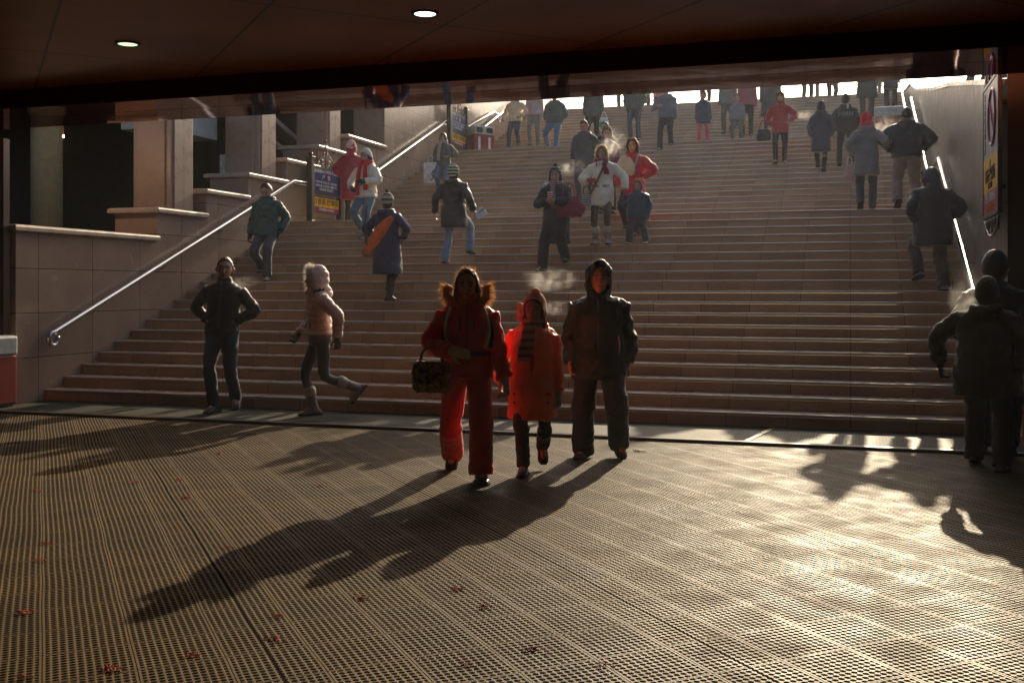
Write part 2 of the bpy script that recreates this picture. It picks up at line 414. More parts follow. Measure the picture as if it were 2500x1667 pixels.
            if puff:
                q_ = lambda z_: puff*(np.abs(np.sin(np.pi*z_/pitch))**.6-.55)
                o += q_(zt)*(1-aw)+q_(za)*aw+puff*.25*snoise(c, 48, sd_+5)
            else:
                o += aw*fold*.6*np.sin(par*46+8*snoise(c, 8, sd_))+(1-aw)*fold*.5*np.sin(zt*26+5*snoise(c, 5, sd_))
            return o
        P_.part(g, name, m, disp=dsp, it=9); return P_.cl[name]
    def shell(P_, g, kx, kz, phi0, dirn, th=.015, cz=0., cy=0., low=1., n=28, k=12, kyy=None):
        """thick cap round the head, open towards dirn (head space)"""
        f = nrm(dirn); r = nrm(np.cross(f, (0, 0, 1.))); u = np.cross(r, f); rings = []
        def pt(ph, t, e):
            q = -f*(-math.cos(ph))+(r*math.cos(t)+u*math.sin(t))*math.sin(ph)
            zz = q[2]*.12*kz*(low if q[2] < 0 else 1)
            p = A([q[0]*.077*(kx+.04), q[1]*.098*(kyy or kx), zz]); return P_.Hd(p*(1-e)+A([0, cy, cz]))
        T_ = np.linspace(0, 2*np.pi, n, endpoint=False)
        phs = np.linspace(math.radians(177), R(phi0), k)
        for ph in phs: rings.append(A([pt(ph, t, 0) for t in T_]))
        e = th/.09
        for ph in phs[::-1]: rings.append(A([pt(ph, t, e) for t in T_]))
        g.loft(rings)
        P_.rim = [(pt(R(phi0), t, e*.5), nrm(pt(R(phi0), t, 0)-P_.Hd((0, cy, cz)))) for t in T_]
        return g
    def hair(P_, length=0., m=None, phi=74, dirn=(0, -.85, -.5), vol=1.13, strands=0, bang=False, seed=1, front=False, th=.02):
        m = m or fabric('hair_%d' % int(P_.haircol[0]*1000), P_.haircol, rough=.42, sheen=.2, bump=.6, bscale=70)
        g = G(); P_.shell(g, vol, vol-.02, phi, dirn, th=th, cy=.006, cz=.006)
        rnd = random.Random(seed)
        if length:
            for j in range(9):
                a = R(-110+220*j/8); x = math.sin(a)*.072; y = math.cos(a)*.08+.01
                sgx = 1 if x > 0 else -1
                p0 = P_.Hd((x, y, .02)); p1 = P_.Hd((x*1.15, y*1.1, -.1)); fy = -.05 if front and abs(x) > .05 else .02
                p2 = P_.T((x*1.25, y*.9+fy*1.2, 1.43-length*.5)); p3 = P_.T((x*1.2, y*.7+fy*2.6, 1.43-length))
                g.tube([p0, p1, p2, p3], [.028*P_.s, .027*P_.s, .022*P_.s, .008*P_.s], n=8)
        def dsp(c): return .005*snoise(c*A([1, 1, .3]), 120, P_.seed)+.003*snoise(c, 55, P_.seed+1)
        P_.part(g, 'hair', m, vox=min(P_.vox, .009), disp=dsp)
    def hat(P_, m, kx=1.22, phi=100, dirn=(0, -.55, -1), pom=None, pomr=.035, lumps=.003, name='hat', ears=False, top=0., brim=None):
        g = G(); P_.shell(g, kx, kx-.02, phi, dirn, th=.02, cz=.012, cy=.004)
        rr = [p for p, _ in P_.rim]; s = P_.hs
        if brim: 
            g.loft([A(rr), A([p*1. for p in rr])]) if False else None
        if ears:
            for sg in (-1, 1): g.tube([P_.Hd((sg*.085, .0, .02)), P_.Hd((sg*.09, -.005, -.04)), P_.Hd((sg*.08, -.01, -.095))], [.03*s, .034*s, .018*s], n=10, flat=.5, up=P_.hr)
        if top: g.tube([P_.Hd((0, .01, .11)), P_.Hd((0, .02, .11+top))], [.05*s, .02*s], n=10)
        P_.part(g, name, m, vox=min(P_.vox, .008), disp=lambda c: lumps*np.sin(c[:, 2]*260)*np.sin((c[:, 0]+c[:, 1])*190))
        if pom:
            g = G().ell(P_.Hd((0, .02, .145+top)), (pomr*s, pomr*s, pomr*s), n=14, k=8)
            fused(g, 'pompom', pom, P_.cl[name], .007, lambda c: .008*snoise(c, 160, 2))
    def ruff(P_, m, r=.035, n=900, L=.035, name='fur_trim', seed=0, rim=None):
        """fur round the hood opening: a soft ring with many thin hairs"""
        rim = rim or P_.rim; s = P_.s; rnd = random.Random(seed+7); g = G()
        pts = [p for p, _ in rim]+[rim[0][0]]
        g.tube(pts, [r*.55*s]*len(pts), n=8, sub=1, rcap=False)
        fo = P_.part(g, name, m, vox=.008, disp=lambda c: .006*snoise(c, 120, 3))
        V = []; Fc = []
        for j in range(n):
            q = rnd.random()*len(rim); i = int(q) % len(rim); t = q-int(q); i2 = (i+1) % len(rim)
            p = rim[i][0]*(1-t)+rim[i2][0]*t; o = nrm(rim[i][1]*(1-t)+rim[i2][1]*t)
            tg = nrm(rim[i2][0]-rim[i][0]); fw = nrm(np.cross(tg, o)); a = rnd.uniform(0, 2*math.pi)
            d = nrm(o*math.cos(a)+fw*math.sin(a)+tg*rnd.uniform(-.6, .6)+o*.5); b = p+d*r*.35*s; e = b+d*(L*rnd.uniform(.5, 1.2)+r*.4)*s+A([0, 0, -.006*rnd.random()])
            w = nrm(np.cross(d, A([rnd.gauss(0, 1), rnd.gauss(0, 1), rnd.gauss(0, 1)])))*.0016*s*(1+P_.vox*60)
            k = len(V); V += [b-w, b+w, (b+e)/2+w*.7, e, (b+e)/2-w*.7]; Fc.append((k, k+1, k+2, k+3, k+4))
        me = bpy.data.meshes.new('fur'); me.from_pydata([tuple(v) for v in V], [], Fc); me.update(); link('fur', me, m, fo)
    def strands(P_, m, n=120, L=.05, parent=None, seed=0, up=.7):
        """loose backlit hairs standing off the head"""
        rnd = random.Random(seed); V = []; Fc = []
        for j in range(n):
            th = rnd.uniform(0, 2*math.pi); z = rnd.uniform(-.2, 1); q = math.sqrt(1-z*z); dr = A([q*math.cos(th), abs(q*math.sin(th))*.9-.1, z])
            b = P_.Hd((dr[0]*.088, dr[1]*.11, dr[2]*.135)); d = nrm(P_.hr*dr[0]+P_.hb*dr[1]+P_.hu*dr[2]+A([rnd.gauss(0, .5), rnd.gauss(0, .5), rnd.gauss(0, .4)]))
            e = b+d*L*rnd.uniform(.3, 1)*P_.s; w = nrm(np.cross(d, A([0, 1, 0.2])))*.0013
            mid = (b+e)/2+A([rnd.gauss(0, .006) for _ in range(3)]); k = len(V); V += [b-w, b+w, mid+w, e, mid-w]; Fc.append((k, k+1, k+2, k+3, k+4))
        me = bpy.data.meshes.new('loose_hair'); me.from_pydata([tuple(v) for v in V], [], Fc); me.update(); link('loose_hair', me, m, parent or P_.cl.get('hair'))
    def scarf(P_, m, tails=(), r=.038, w=1., name='scarf', high=1.47):
        g = G(); s = P_.s; pts = [P_.T((math.sin(a)*.082*w, -math.cos(a)*.085*w+.0, high+.012*math.cos(3*a))) for a in np.linspace(0, 2*np.pi, 15)]
        g.tube(pts, [r*s]*15, n=12, rcap=False, flat=1.25, up=(0, 0, 1))
        for x0, x1, z1, yy in tails:
            g.tube([P_.T((x0, -.10, high-.02)), P_.T((x0*.7+x1*.3, -.155-yy, 1.32)), P_.T((x1, -.165-yy, (1.32+z1)/2)), P_.T((x1, -.165-yy, z1))], [.045*s, .045*s, .05*s, .052*s], n=12, flat=.35, up=(0, 1, 0), rcap=False)
        P_.part(g, name, m, vox=min(P_.vox, .01), disp=lambda c: .004*snoise(c, 60, 1))
    def gloves(P_, m, curl=35, infl=1.22, name='glove', which=(0, 1)):
        for i in which:
            g = G(); P_.hand(g, i, infl, curl); a, e, w = P_.arm[i]; d = nrm(w-e); g.tube([w-d*.03*P_.s, w+d*.02*P_.s], [.038*P_.s, .036*P_.s], n=12)
            P_.part(g, name, m, vox=min(P_.vox*.7, .007))
    def flatpiece(P_, name, m, pts, w, t=.006, sub=3, parent=None):
        """a narrow flat strip (zip, stripe, strap, tape) through posed points"""
        g = G(); g.tube(pts, [w]*len(pts), n=8, sub=sub, flat=t/w, up=(0, 1, 0), rcap=False); return g.obj(name, m, parent or P_.root, True)
    def W(P_, p):
        """local -> world"""
        M = Matrix.Translation(P_.root.location)@Matrix.Rotation(P_.root.rotation_euler.z, 4, 'Z'); return A(M@Vector(p))
# ------------------------------------------------------------------ the setting
RI, TR = .14, .3446
YA = 11.325; YB = YA+18*TR+2.6; YC = YB+15*TR+2.6          # first nosing of each flight
ZB, ZC, ZT = 2.66, 4.90, 7.14
XL, XR = -9.838, 1.40
STEPS = [(YA+i*TR, (i+1)*RI) for i in range(19)]+[(YB+i*TR, ZB+(i+1)*RI) for i in range(16)]+[(YC+i*TR, ZC+(i+1)*RI) for i in range(16)]
YT = STEPS[-1][0]
def granite(name, ca, cb, rough=.32, joint=None, var=.12, bump=.05):
    """speckled polished granite; joint = (axis, module, axis2, module2) draws the slab joints"""
    m, t, p = mat(name); P(p, rough=rough, spec=.5)
    tc = t.n('ShaderNodeTexCoord').outputs['Object']
    sp = t.noise(tc, 140, 2, .7); cl = t.noise(tc, 1.3, 5, .6)
    base = t.mix(t.ramp(sp, .35, .65), ca, cb)
    base = t.mix(t.ramp(cl, .3, .75, 0, .45), base, tuple(c*.55 for c in ca))
    if joint:
        (v1, m1, v2, m2, wd) = joint
        a = t.m('DIVIDE', t.dot(tc, v1), m1); b = t.m('DIVIDE', t.dot(tc, v2), m2)
        cell = t.n('ShaderNodeCombineXYZ'); t.l(t.m('FLOOR', a), cell.inputs[0]); t.l(t.m('FLOOR', b), cell.inputs[1])
        wnz = t.n('ShaderNodeTexWhiteNoise'); wnz.noise_dimensions = '3D'; t.l(cell.outputs[0], wnz.inputs['Vector'])
        k = t.ramp(wnz.outputs['Value'], 0, 1, 1-var, 1+var)
        mm = t.n('ShaderNodeVectorMath'); mm.operation = 'SCALE'; t.l(base, mm.inputs[0]); t.l(k, mm.inputs['Scale']); base = mm.outputs[0]
        def line(x, mod): return t.m('LESS_THAN', t.m('MULTIPLY', t.m('ABSOLUTE', t.m('SUBTRACT', t.m('FRACT', t.m('ADD', x, .5)), .5)), mod), wd)
        j = t.m('MAXIMUM', line(a, m1), line(b, m2))
        base = t.mix(j, base, (.03, .02, .018))
    t.l(base, p.inputs['Base Color'])
    rr = t.ramp(t.noise(tc, 5, 4), .3, .7, rough*.75, rough*1.3); t.l(rr, p.inputs['Roughness'])
    if bump:
        b = t.n('ShaderNodeBump', i_0=bump); b.inputs['Distance'].default_value = .004; t.l(sp, b.inputs['Height']); t.l(b.outputs[0], p.inputs['Normal'])
    return m
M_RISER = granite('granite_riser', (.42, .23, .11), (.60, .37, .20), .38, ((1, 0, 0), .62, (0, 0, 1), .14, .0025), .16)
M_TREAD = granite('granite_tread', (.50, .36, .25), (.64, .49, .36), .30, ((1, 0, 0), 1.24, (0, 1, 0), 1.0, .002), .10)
M_WALL = granite('granite_wall', (.34, .23, .155), (.46, .33, .24), .22, ((0, 1, 0), 1.02, (0, 0, 1), .56, .004), .10)
M_WALLR = granite('granite_wall_grey', (.22, .185, .155), (.29, .25, .21), .42, ((0, 1, 0), 1.15, (0, 0, 1), 1.12, .004), .10, .0)
M_COPE = granite('granite_coping', (.46, .36, .27), (.58, .47, .36), .28)
M_COL = granite('granite_column', (.37, .25, .175), (.49, .36, .27), .3, ((0, 1, 0), 3.0, (0, 0, 1), 1.4, .004), .06)
M_STEEL = simple('polished_steel', (.55, .56, .58), rough=.26, metal=1., nvar=.05)
M_DARK = simple('dark_paint', (.035, .022, .018), rough=.35, nvar=.2)
# stairs: three flights, each tread overhangs its riser a little
g = G(); gt = G(); gn = G()
def flight(y0, z0, n, land):
    for i in range(n):
        y = y0+i*TR; z = z0+(i+1)*RI; y1 = y+TR+.06 if i < n-1 else y+land
        g.box(XL-.02, XR+.02, y+.012, y+.05, z-RI-.0, z-.032)
        gt.box(XL-.02, XR+.02, y+.036, y1, z-.03, z)
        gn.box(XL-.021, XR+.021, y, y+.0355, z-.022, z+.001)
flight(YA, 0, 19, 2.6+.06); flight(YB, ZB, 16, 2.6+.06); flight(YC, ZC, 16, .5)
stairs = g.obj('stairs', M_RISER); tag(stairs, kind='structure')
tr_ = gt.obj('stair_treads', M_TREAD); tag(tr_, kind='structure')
tag(gn.obj('stair_nosing_highlight', granite('granite_nosing_highlight', (.52, .43, .34), (.72, .62, .52), .22, ((1, 0, 0), 1.24, (0, 0, 1), 50., .002), .14), bevel=.007), kind='structure')  # added pale edge strips: the sunlit line of each step is put into their colour
# upper plaza and the ground beside the cutting
M_PAVE = granite('plaza_paving', (.30, .27, .25), (.40, .37, .34), .5, ((1, 0, 0), .6, (0, 1, 0), .6, .004), .12)
tag(G().box(-120, 120, YT+.5, 260, ZT-.4, ZT-.004).obj('plaza_pavement', M_PAVE), kind='structure')
# right side wall: its top climbs with the ground outside
g = G()
prof = [(10.95, 3.32), (12.14, 3.54), (16.77, 4.36), (20.4, 4.93), (25.63, 5.86), (YC, 6.4), (34.0, ZT), (36, ZT)]
rings = [A([(XR, y, -.3), (XR+.5, y, -.3), (XR+.5, y, z), (XR, y, z)]) for y, z in prof]
g.loft(rings)
wr_ = empty('stone_wall', (XR, 20, 0), 0, 'grey polished granite wall on the right side of the stairs, behind the no smoking sign', 'wall')
g.obj('slab_cladding', M_WALLR).parent = wr_; wr_.location = (0, 0, 0)
g = G(); rings = [A([(XR-.03, y, z+.001), (XR+.6, y, z+.001), (XR+.6, y, z+.06), (XR-.03, y, z+.06)]) for y, z in prof]; g.loft(rings); g.obj('coping', M_COPE, wr_)
g = G(); g.loft([A([(XR+.5, y, -.3), (60, y, -.3), (60, y, z-.01), (XR+.5, y, z-.01)]) for y, z in [(10.95, 3.3)]+prof[1:]])
tag(g.obj('ground', simple('ground_soil', (.16, .15, .13), rough=.9)), kind='structure')
# left side: stepped parapet blocks with moulded coping
wl = empty('stone_wall', (0, 0, 0), 0, 'pinkish granite wall on the left of the stairs with stepped coping blocks', 'wall')
BL = [(10.83, 13.68, 2.22), (13.68, 14.95, 2.64), (14.95, 16.2, 3.03), (16.2, 17.5, 3.42), (17.5, 18.72, 3.82), (18.72, 20.0, 4.22), (20.0, 21.85, 4.6)]
g = G()
for a, b, z in BL:
    g.box(XL-.75, XL, a, b+.0005, -.2, z-.09)
g.box(XL-.75, XL, 21.851, YT+3, -.2, ZT+1.35)
g.obj('slab_cladding', M_WALL, wl)
for a, b, z in BL:
    g = G(); x0, x1, y0, y1 = XL-.80, XL+.05, a-.06, b-.03
    rr = []
    for o, zz in ((.0, z-.0895), (-.03, z-.09+.012), (-.03, z-.03), (-.012, z-.008), (.02, z)):
        o = -o if False else o
        rr.append(A([(x0+o, y0+o, zz), (x1-o, y0+o, zz), (x1-o, y1, zz), (x0+o, y1, zz)]))
    g.loft(rr); g.obj('coping', M_COPE, wl, bevel=.006)
# columns on the blocks
for i, (a, b) in enumerate(((14.1, 14.68), (16.65, 17.25), (19.2, 19.85))):
    zb = BL[(1, 3, 5)[i]][2]
    c = empty('stone_column', (-10.24, (a+b)/2, zb), 0, ('square granite column nearest the camera, catching warm light on its front', 'second square granite column from the left, above the man in the green jacket', 'third square granite column, behind the people at the wrought iron sign')[i], 'column', 'granite columns on the stair parapet')
    h = 6.6-zb
    G().box(-.34, .34, -.29, .29, 0, h).obj('shaft', M_COL, c, bevel=.012)
    G().box(-.25, .25, -.33, -.2905, .0, h).obj('pilaster', M_COL, c, bevel=.01)
    G().box(.3405, .37, -.24, .24, .0, h).obj('pilaster', M_COL, c, bevel=.01)
c = empty('stone_column', (-10.25, 22.3, 4.6), 0, 'broad granite pier where the parapet meets the tall wall', 'column')
G().box(-.34, .36, -.45, .7, -.5, 3.2).obj('shaft', M_COL, c, bevel=.012)
# dark building hall on the left
hall = empty('building', (0, 0, 0), 0, 'dark open hall of the building behind the granite columns', 'building')
M_HALL = simple('hall_wall', (.05, .035, .028), rough=.6)
G().box(-19, -18.7, 8, 34, -.3, 7).obj('back_wall', M_HALL, hall)
G().box(-18.7, -10.62, 33.8, 34, -.3, 7).obj('end_wall', M_HALL, hall)
G().box(-18.7, -10.62, 10.1, 33.8, 1.6, 1.8).obj('floor_slab', M_HALL, hall)
G().box(-19, -9.9, 10.1, 34, 6.6, 9.5).obj('roof', granite('granite_roof', (.3, .25, .23), (.4, .34, .31), .4), hall)
M_TEAL = simple('pale_panel', (.42, .5, .49), rough=.3, nvar=.1)
G().box(-11.5, -10.7, 15.0, 16.6, 4.05, 4.45).obj('lintel', M_TEAL, hall, bevel=.01)
g = G()
for k in range(4):   # ramp railings inside the openings
    g.tube([(-10.8, 17.3, 5.2-k*.45), (-10.8, 23.5, 3.3-k*.45+.0)], [.05, .05], n=10)
g.obj('ramp_rail', simple('grey_rail', (.42, .4, .38), rough=.3), hall, True)
G().box(-11.1, -11.0, 17.3, 23, 2.6, 3.9).obj('glass_panel', simple('teal_glass', (.45, .6, .6), rough=.08), hall)
cyl = empty('round_column', (-13.85, 16, 1.8), 0, 'round plastered column standing in the dark hall at the far left', 'column')
g = G(); g.tube([(0, 0, 0), (0, 0, 4.8)], [.27, .27], n=36, rcap=False); g.obj('shaft', simple('yellow_plaster', (.62, .52, .28), rough=.6, nvar=.12), cyl, True)
G().tube([(0, 0, 0), (0, 0, .12)], [.33, .32], n=36, rcap=False).obj('base', simple('yellow_plaster', (.4, .34, .2)), cyl, True)
# underpass: floor, ceiling, side and back walls
def floor_mat():
    m, t, p = mat('perforated_mat'); P(p, rough=.62, spec=.3)
    tc = t.n('ShaderNodeTexCoord').outputs['Object']
    az1, az2 = R(-41.1), R(46.5)
    a = (math.sin(az1), math.cos(az1)); b = (math.sin(az2), math.cos(az2)); det = a[0]*b[1]-a[1]*b[0]
    al = t.dot(tc, (b[1]/det, -b[0]/det, 0)); be = t.dot(tc, (-a[1]/det, a[0]/det, 0))
    wob = t.m('MULTIPLY', t.m('SUBTRACT', t.noise(tc, .8, 2), .5), .03); be = t.m('ADD', be, wob); al = t.m('ADD', al, t.m('MULTIPLY', wob, .7))
    S_ = .324; pit = S_/11
    pa, pb = t.m('DIVIDE', al, S_), t.m('DIVIDE', be, S_)
    def edge(x): return t.m('MULTIPLY', t.m('ABSOLUTE', t.m('SUBTRACT', t.m('FRACT', t.m('ADD', x, .5)), .5)), S_)   # metres to the nearest seam
    ea, eb = edge(pa), edge(pb)
    ha = t.m('SUBTRACT', t.m('FRACT', t.m('DIVIDE', al, pit)), .5); hb = t.m('SUBTRACT', t.m('FRACT', t.m('DIVIDE', be, pit)), .5)
    r = t.m('SQRT', t.m('ADD', t.m('MULTIPLY', ha, ha), t.m('MULTIPLY', hb, hb)))
    hole = t.ramp(r, .44, .36); hole.node.clamp = True
    band = t.m('MULTIPLY', t.m('GREATER_THAN', ea, .008), t.m('GREATER_THAN', eb, .011))
    hole = t.m('MULTIPLY', hole, band)
    seam = t.m('MAXIMUM', t.m('LESS_THAN', eb, .0022), t.m('LESS_THAN', ea, .0016))
    big = t.m('LESS_THAN', t.m('MULTIPLY', t.m('ABSOLUTE', t.m('SUBTRACT', t.m('FRACT', t.m('DIVIDE', be, S_*5)), .5)), S_*5), .007)
    dark = t.m('MAXIMUM', t.m('MAXIMUM', hole, seam), big)
    n1 = t.noise(tc, 1.1, 6, .65); n3 = t.noise(tc, 3.1, 5, .6); n2 = t.noise(tc, 60, 3, .6)
    cell = t.n('ShaderNodeCombineXYZ'); t.l(t.m('FLOOR', pa), cell.inputs[0]); t.l(t.m('FLOOR', pb), cell.inputs[1])
    wv = t.n('ShaderNodeTexWhiteNoise'); t.l(cell.outputs[0], wv.inputs['Vector'])
    top = t.mix(t.ramp(n1, .3, .7), (.09, .047, .009), (.185, .108, .028)); top = t.mix(t.ramp(n2, .35, .7, 0, .5), top, (.12, .09, .055))
    top = t.mix(t.ramp(wv.outputs['Value'], 0, 1, 0, .55), top, (.05, .038, .026))
    t.l(t.mix(dark, top, (.005, .003, .002)), p.inputs['Base Color'])
    rg = t.ramp(n3, .35, .65, .5, .66); rg = t.m('ADD', rg, t.m('MULTIPLY', dark, .5)); t.l(rg, p.inputs['Roughness'])
    t.l(t.m('SUBTRACT', .22, t.m('MULTIPLY', dark, .2)), p.inputs['Specular IOR Level'])
    h = t.m('ADD', t.m('SUBTRACT', 1, dark), t.m('MULTIPLY', n2, .38))
    bb = t.n('ShaderNodeBump', i_0=.9); bb.inputs['Distance'].default_value = .006; t.l(h, bb.inputs['Height']); t.l(bb.outputs[0], p.inputs['Normal'])
    return m
YF = 10.03
fl = G().box(-19, 7, -9, YF-.05, -.3, 0).obj('floor', floor_mat()); tag(fl, kind='structure')
def strip_mat():
    m, t, p = mat('entrance_grating'); P(p, rough=.65, spec=.15)
    tc = t.n('ShaderNodeTexCoord').outputs['Object']
    a = t.m('FRACT', t.m('DIVIDE', t.dot(tc, (0, 1, 0)), .026)); b = t.m('FRACT', t.m('DIVIDE', t.dot(tc, (1, 0, 0)), .03))
    d = t.m('MULTIPLY', t.m('GREATER_THAN', a, .42), t.m('GREATER_THAN', b, .35))
    n = t.noise(tc, 3, 4)
    t.l(t.mix(d, t.mix(t.ramp(n, .3, .7), (.028, .026, .017), (.05, .045, .03)), (.008, .010, .008)), p.inputs['Base Color'])
    bb = t.n('ShaderNodeBump', i_0=.6); bb.inputs['Distance'].default_value = .006; t.l(t.m('SUBTRACT', 1, d), bb.inputs['Height']); t.l(bb.outputs[0], p.inputs['Normal'])
    return m
tag(G().box(-19, 7, YF+.05, YA+.012, -.3, 0).obj('entrance_floor', strip_mat()), kind='structure')
fr = G().box(-19, 7, YF-.05, YF+.05, -.3, .028).obj('threshold', simple('threshold_metal', (.06, .04, .032), rough=.3, metal=.6), None, bevel=.008)
tag(fr, 'dark metal threshold rail crossing the floor in front of the stairs', 'threshold')
M_ALU = simple('aluminium_trim', (.75, .75, .72), rough=.25, metal=.8)
for (x0, y0, x1, y1, w, l) in ((-.935, 10.2, -.75, 11.28, .05, 'wide bright aluminium floor strip on the grating behind the hooded man'), (-8.35, 10.12, -8.05, 11.1, .022, 'thin aluminium floor strip left of the man in the dark jacket'), (-6.55, 10.1, -6.1, 11.15, .022, 'thin aluminium floor strip left of the boot of the woman with the white fur hood'), (1.27, 10.15, 1.36, 10.9, .035, 'aluminium floor strip by the red bin at the far right')):
    d = nrm((x1-x0, y1-y0, 0)); q = A([-d[1], d[0], 0])*w/2
    r1 = [A([x0, y0, .0])-q, A([x0, y0, 0])+q, A([x0, y0, .006])+q, A([x0, y0, .006])-q]; r2 = [v+A([x1-x0, y1-y0, 0]) for v in r1]
    tag(G().loft([A(r1), A(r2)]).obj('floor_strip', M_ALU), l, 'floor strip')
def brown(name, col, rough, seam=None):
    m, t, p = mat(name); P(p, rough=rough, spec=.6)
    tc = t.n('ShaderNodeTexCoord').outputs['Object']
    n = t.noise(tc, .9, 4); base = t.mix(t.ramp(n, .3, .7), tuple(c*.7 for c in col), tuple(c*1.3 for c in col))
    if seam:
        a_ = R(-44)
        u = t.dot(tc, (math.cos(a_), math.sin(a_)*-1, 0)); v = t.dot(tc, (math.sin(a_), math.cos(a_), 0))
        u = t.dot(tc, (math.cos(R(44)), math.sin(R(44)), 0)); v = t.dot(tc, (-math.sin(R(44)), math.cos(R(44)), 0))
        j = t.m('MAXIMUM', *[t.m('LESS_THAN', t.m('ABSOLUTE', t.m('SUBTRACT', t.m('FRACT', t.m('ADD', t.m('DIVIDE', x, s_), o)), .5)), .010/s_) for x, s_, o in ((u, 1.35, .1), (v, 2.4, .3))])
        base = t.mix(j, base, (.004, .003, .002))
    t.l(base, p.inputs['Base Color'])
    b = t.n('ShaderNodeBump', i_0=.12); b.inputs['Distance'].default_value = .02; t.l(t.noise(tc, 1.6, 2), b.inputs['Height']); t.l(b.outputs[0], p.inputs['Normal'])
    return m
M_CEIL = brown('ceiling_panels', (.36, .155, .055), .34, True)
tag(G().box(-19, 7, -9, 8.95, 3.455, 3.8).obj('ceiling', M_CEIL), kind='structure')
beam = empty('lintel_beam', (0, 0, 0), 0, 'dark brown polished beam across the top of the stair opening', 'beam')
M_FAS = simple('beam_fascia', (.045, .014, .009), rough=.45)
M_SOF = brown('polished_soffit', (.36, .115, .045), .05); M_SOF.node_tree.nodes['Principled BSDF'].inputs['Metallic'].default_value = .8
G().box(-19, 7, 8.951, 9.0, 3.27, 3.8).obj('fascia', M_FAS, beam)
G().box(-19, 7, 9.0, YF, 3.40, 3.8).obj('core', M_FAS, beam)
G().box(-19, 7, 8.94, 9.46, 3.26, 3.2695).obj('soffit_panel', M_SOF, beam)
G().box(-19, 7, 9.475, YF+.03, 3.26, 3.2695).obj('soffit_panel', M_SOF, beam)
G().box(-19, 7, 9.46, 9.475, 3.272, 3.28).obj('soffit_joint', M_FAS, beam)
G().box(-19, 7, YF+.001, YF+.03, 3.271, 3.8).obj('fascia', M_SOF, beam)
uw = empty('underpass_wall', (0, 0, 0), 0, 'dark brown clad walls enclosing the underpass', 'wall')
M_UW = brown('brown_cladding', (.07, .032, .02), .3)
G().box(-19.3, -19, -9, 10.1, -.3, 3.8).obj('cladding', M_UW, uw); G().box(3.2, 3.5, -9, 10.9, -.3, 3.8).obj('cladding', M_UW, uw)
G().box(-19, 7, -9.3, -9, -.3, 3.8).obj('cladding', M_UW, uw)
G().box(XR-.01, 3.2, 10.9, 10.949, -.3, 3.8).obj('cladding', M_UW, uw)
G().box(-14, XL-.03, 10.66, 10.76, -.3, 3.26).obj('cladding', M_UW, uw)
# building mass over the beam so that only the opening lets light in
G().box(-19.3, 7, -9.3, YF, 3.81, 4.25).obj('deck', M_FAS, beam)
# ceiling lights
def downlight(x, y, z, r, lab, st, col):
    c = empty('ceiling_light', (x, y, z), 0, lab, 'ceiling light', 'recessed ceiling lights')
    a = np.linspace(0, 2*np.pi, 28, endpoint=False); ci = lambda rr, zz: np.stack([np.cos(a)*rr, np.sin(a)*rr, np.full(28, zz)], 1)
    G().loft([ci(r*1.05, -.001), ci(r*1.35, -.001), ci(r*1.35, -.012), ci(r*1.05, -.012)], cap=False, closed=True).obj('trim_ring', M_DARK, c)
    G().loft([ci(r, -.001), ci(r, -.008)]).obj('lamp', emis('lamp_%g' % st, col, st), c)
downlight(-2.997, 7.38, 3.455, .078, 'bright white round light, nearer the middle of the ceiling', 3.0, (1, .97, .92))
downlight(-5.72, 7.55, 3.455, .078, 'greenish round ceiling light, left of the bright white one', .9, (.75, .9, .62))
pe = empty('pendant_lamp', (-10.62, 12.6, 3.58), 0, 'tiny warm lamp glowing in the dark hall between the columns at the left', 'lamp')
G().ell((0, 0, 0), (.014, .014, .02)).obj('bulb', emis('bulb', (1, .8, .5), 12), pe, True); G().tube([(0, 0, .03), (0, 0, 3.02)], [.008, .008], n=8).obj('cord', M_DARK, pe, True)
pl = bpy.data.lights.new('lamp_light', 'POINT'); pl.energy = 17; pl.color = (1, .58, .24); pl.shadow_soft_size = .05; plo = bpy.data.objects.new('lamp_light', pl); COL.objects.link(plo); plo.parent = pe; plo.location = (0, 0, -.06)
# ------------------------------------------------------------------ handrails
def rail(name, pts, x_wall, lab, scroll0=False, scroll1=False):
    g = G(); e = empty(name, (0, 0, 0), 0, lab, 'handrail', 'steel stair handrails'); pts = [A(p, float) for p in pts]
    if scroll0:
        c = pts[0]; rr = .085; cur = [c+A([0, -rr*math.sin(t)*.9-.02, -rr+rr*math.cos(t)]) for t in np.linspace(R(15), R(280), 12)]; pts = cur[::-1]+pts
    if scroll1:
        c = pts[-1]; rr = .085; pts = pts+[c+A([0, rr*math.sin(t)*.9+.02, -rr+rr*math.cos(t)]) for t in np.linspace(R(15), R(270), 12)]
    g.tube(pts, [.032]*len(pts), n=18, sub=1); g.obj('rail', M_STEEL, e, True)
    body = pts
    for k in range(3 if len(pts) else 0):
        i = len(pts)//2
    return e, pts
def brackets(e, a, b, n, xw):
    a = A(a); b = A(b)
    for k in range(n):
        t = (k+.5)/n; p = a+(b-a)*t
        G().tube([(xw, p[1], p[2]-.09), (p[0]+(xw-p[0])*.2, p[1], p[2]-.09), (p[0], p[1], p[2]-.03)], [.011]*3, n=8).obj('bracket', M_STEEL, e, True)
xl, xr = XL+.11, XR-.12
nose = lambda y, y0, z0: z0+RI+(y-y0)*RI/TR
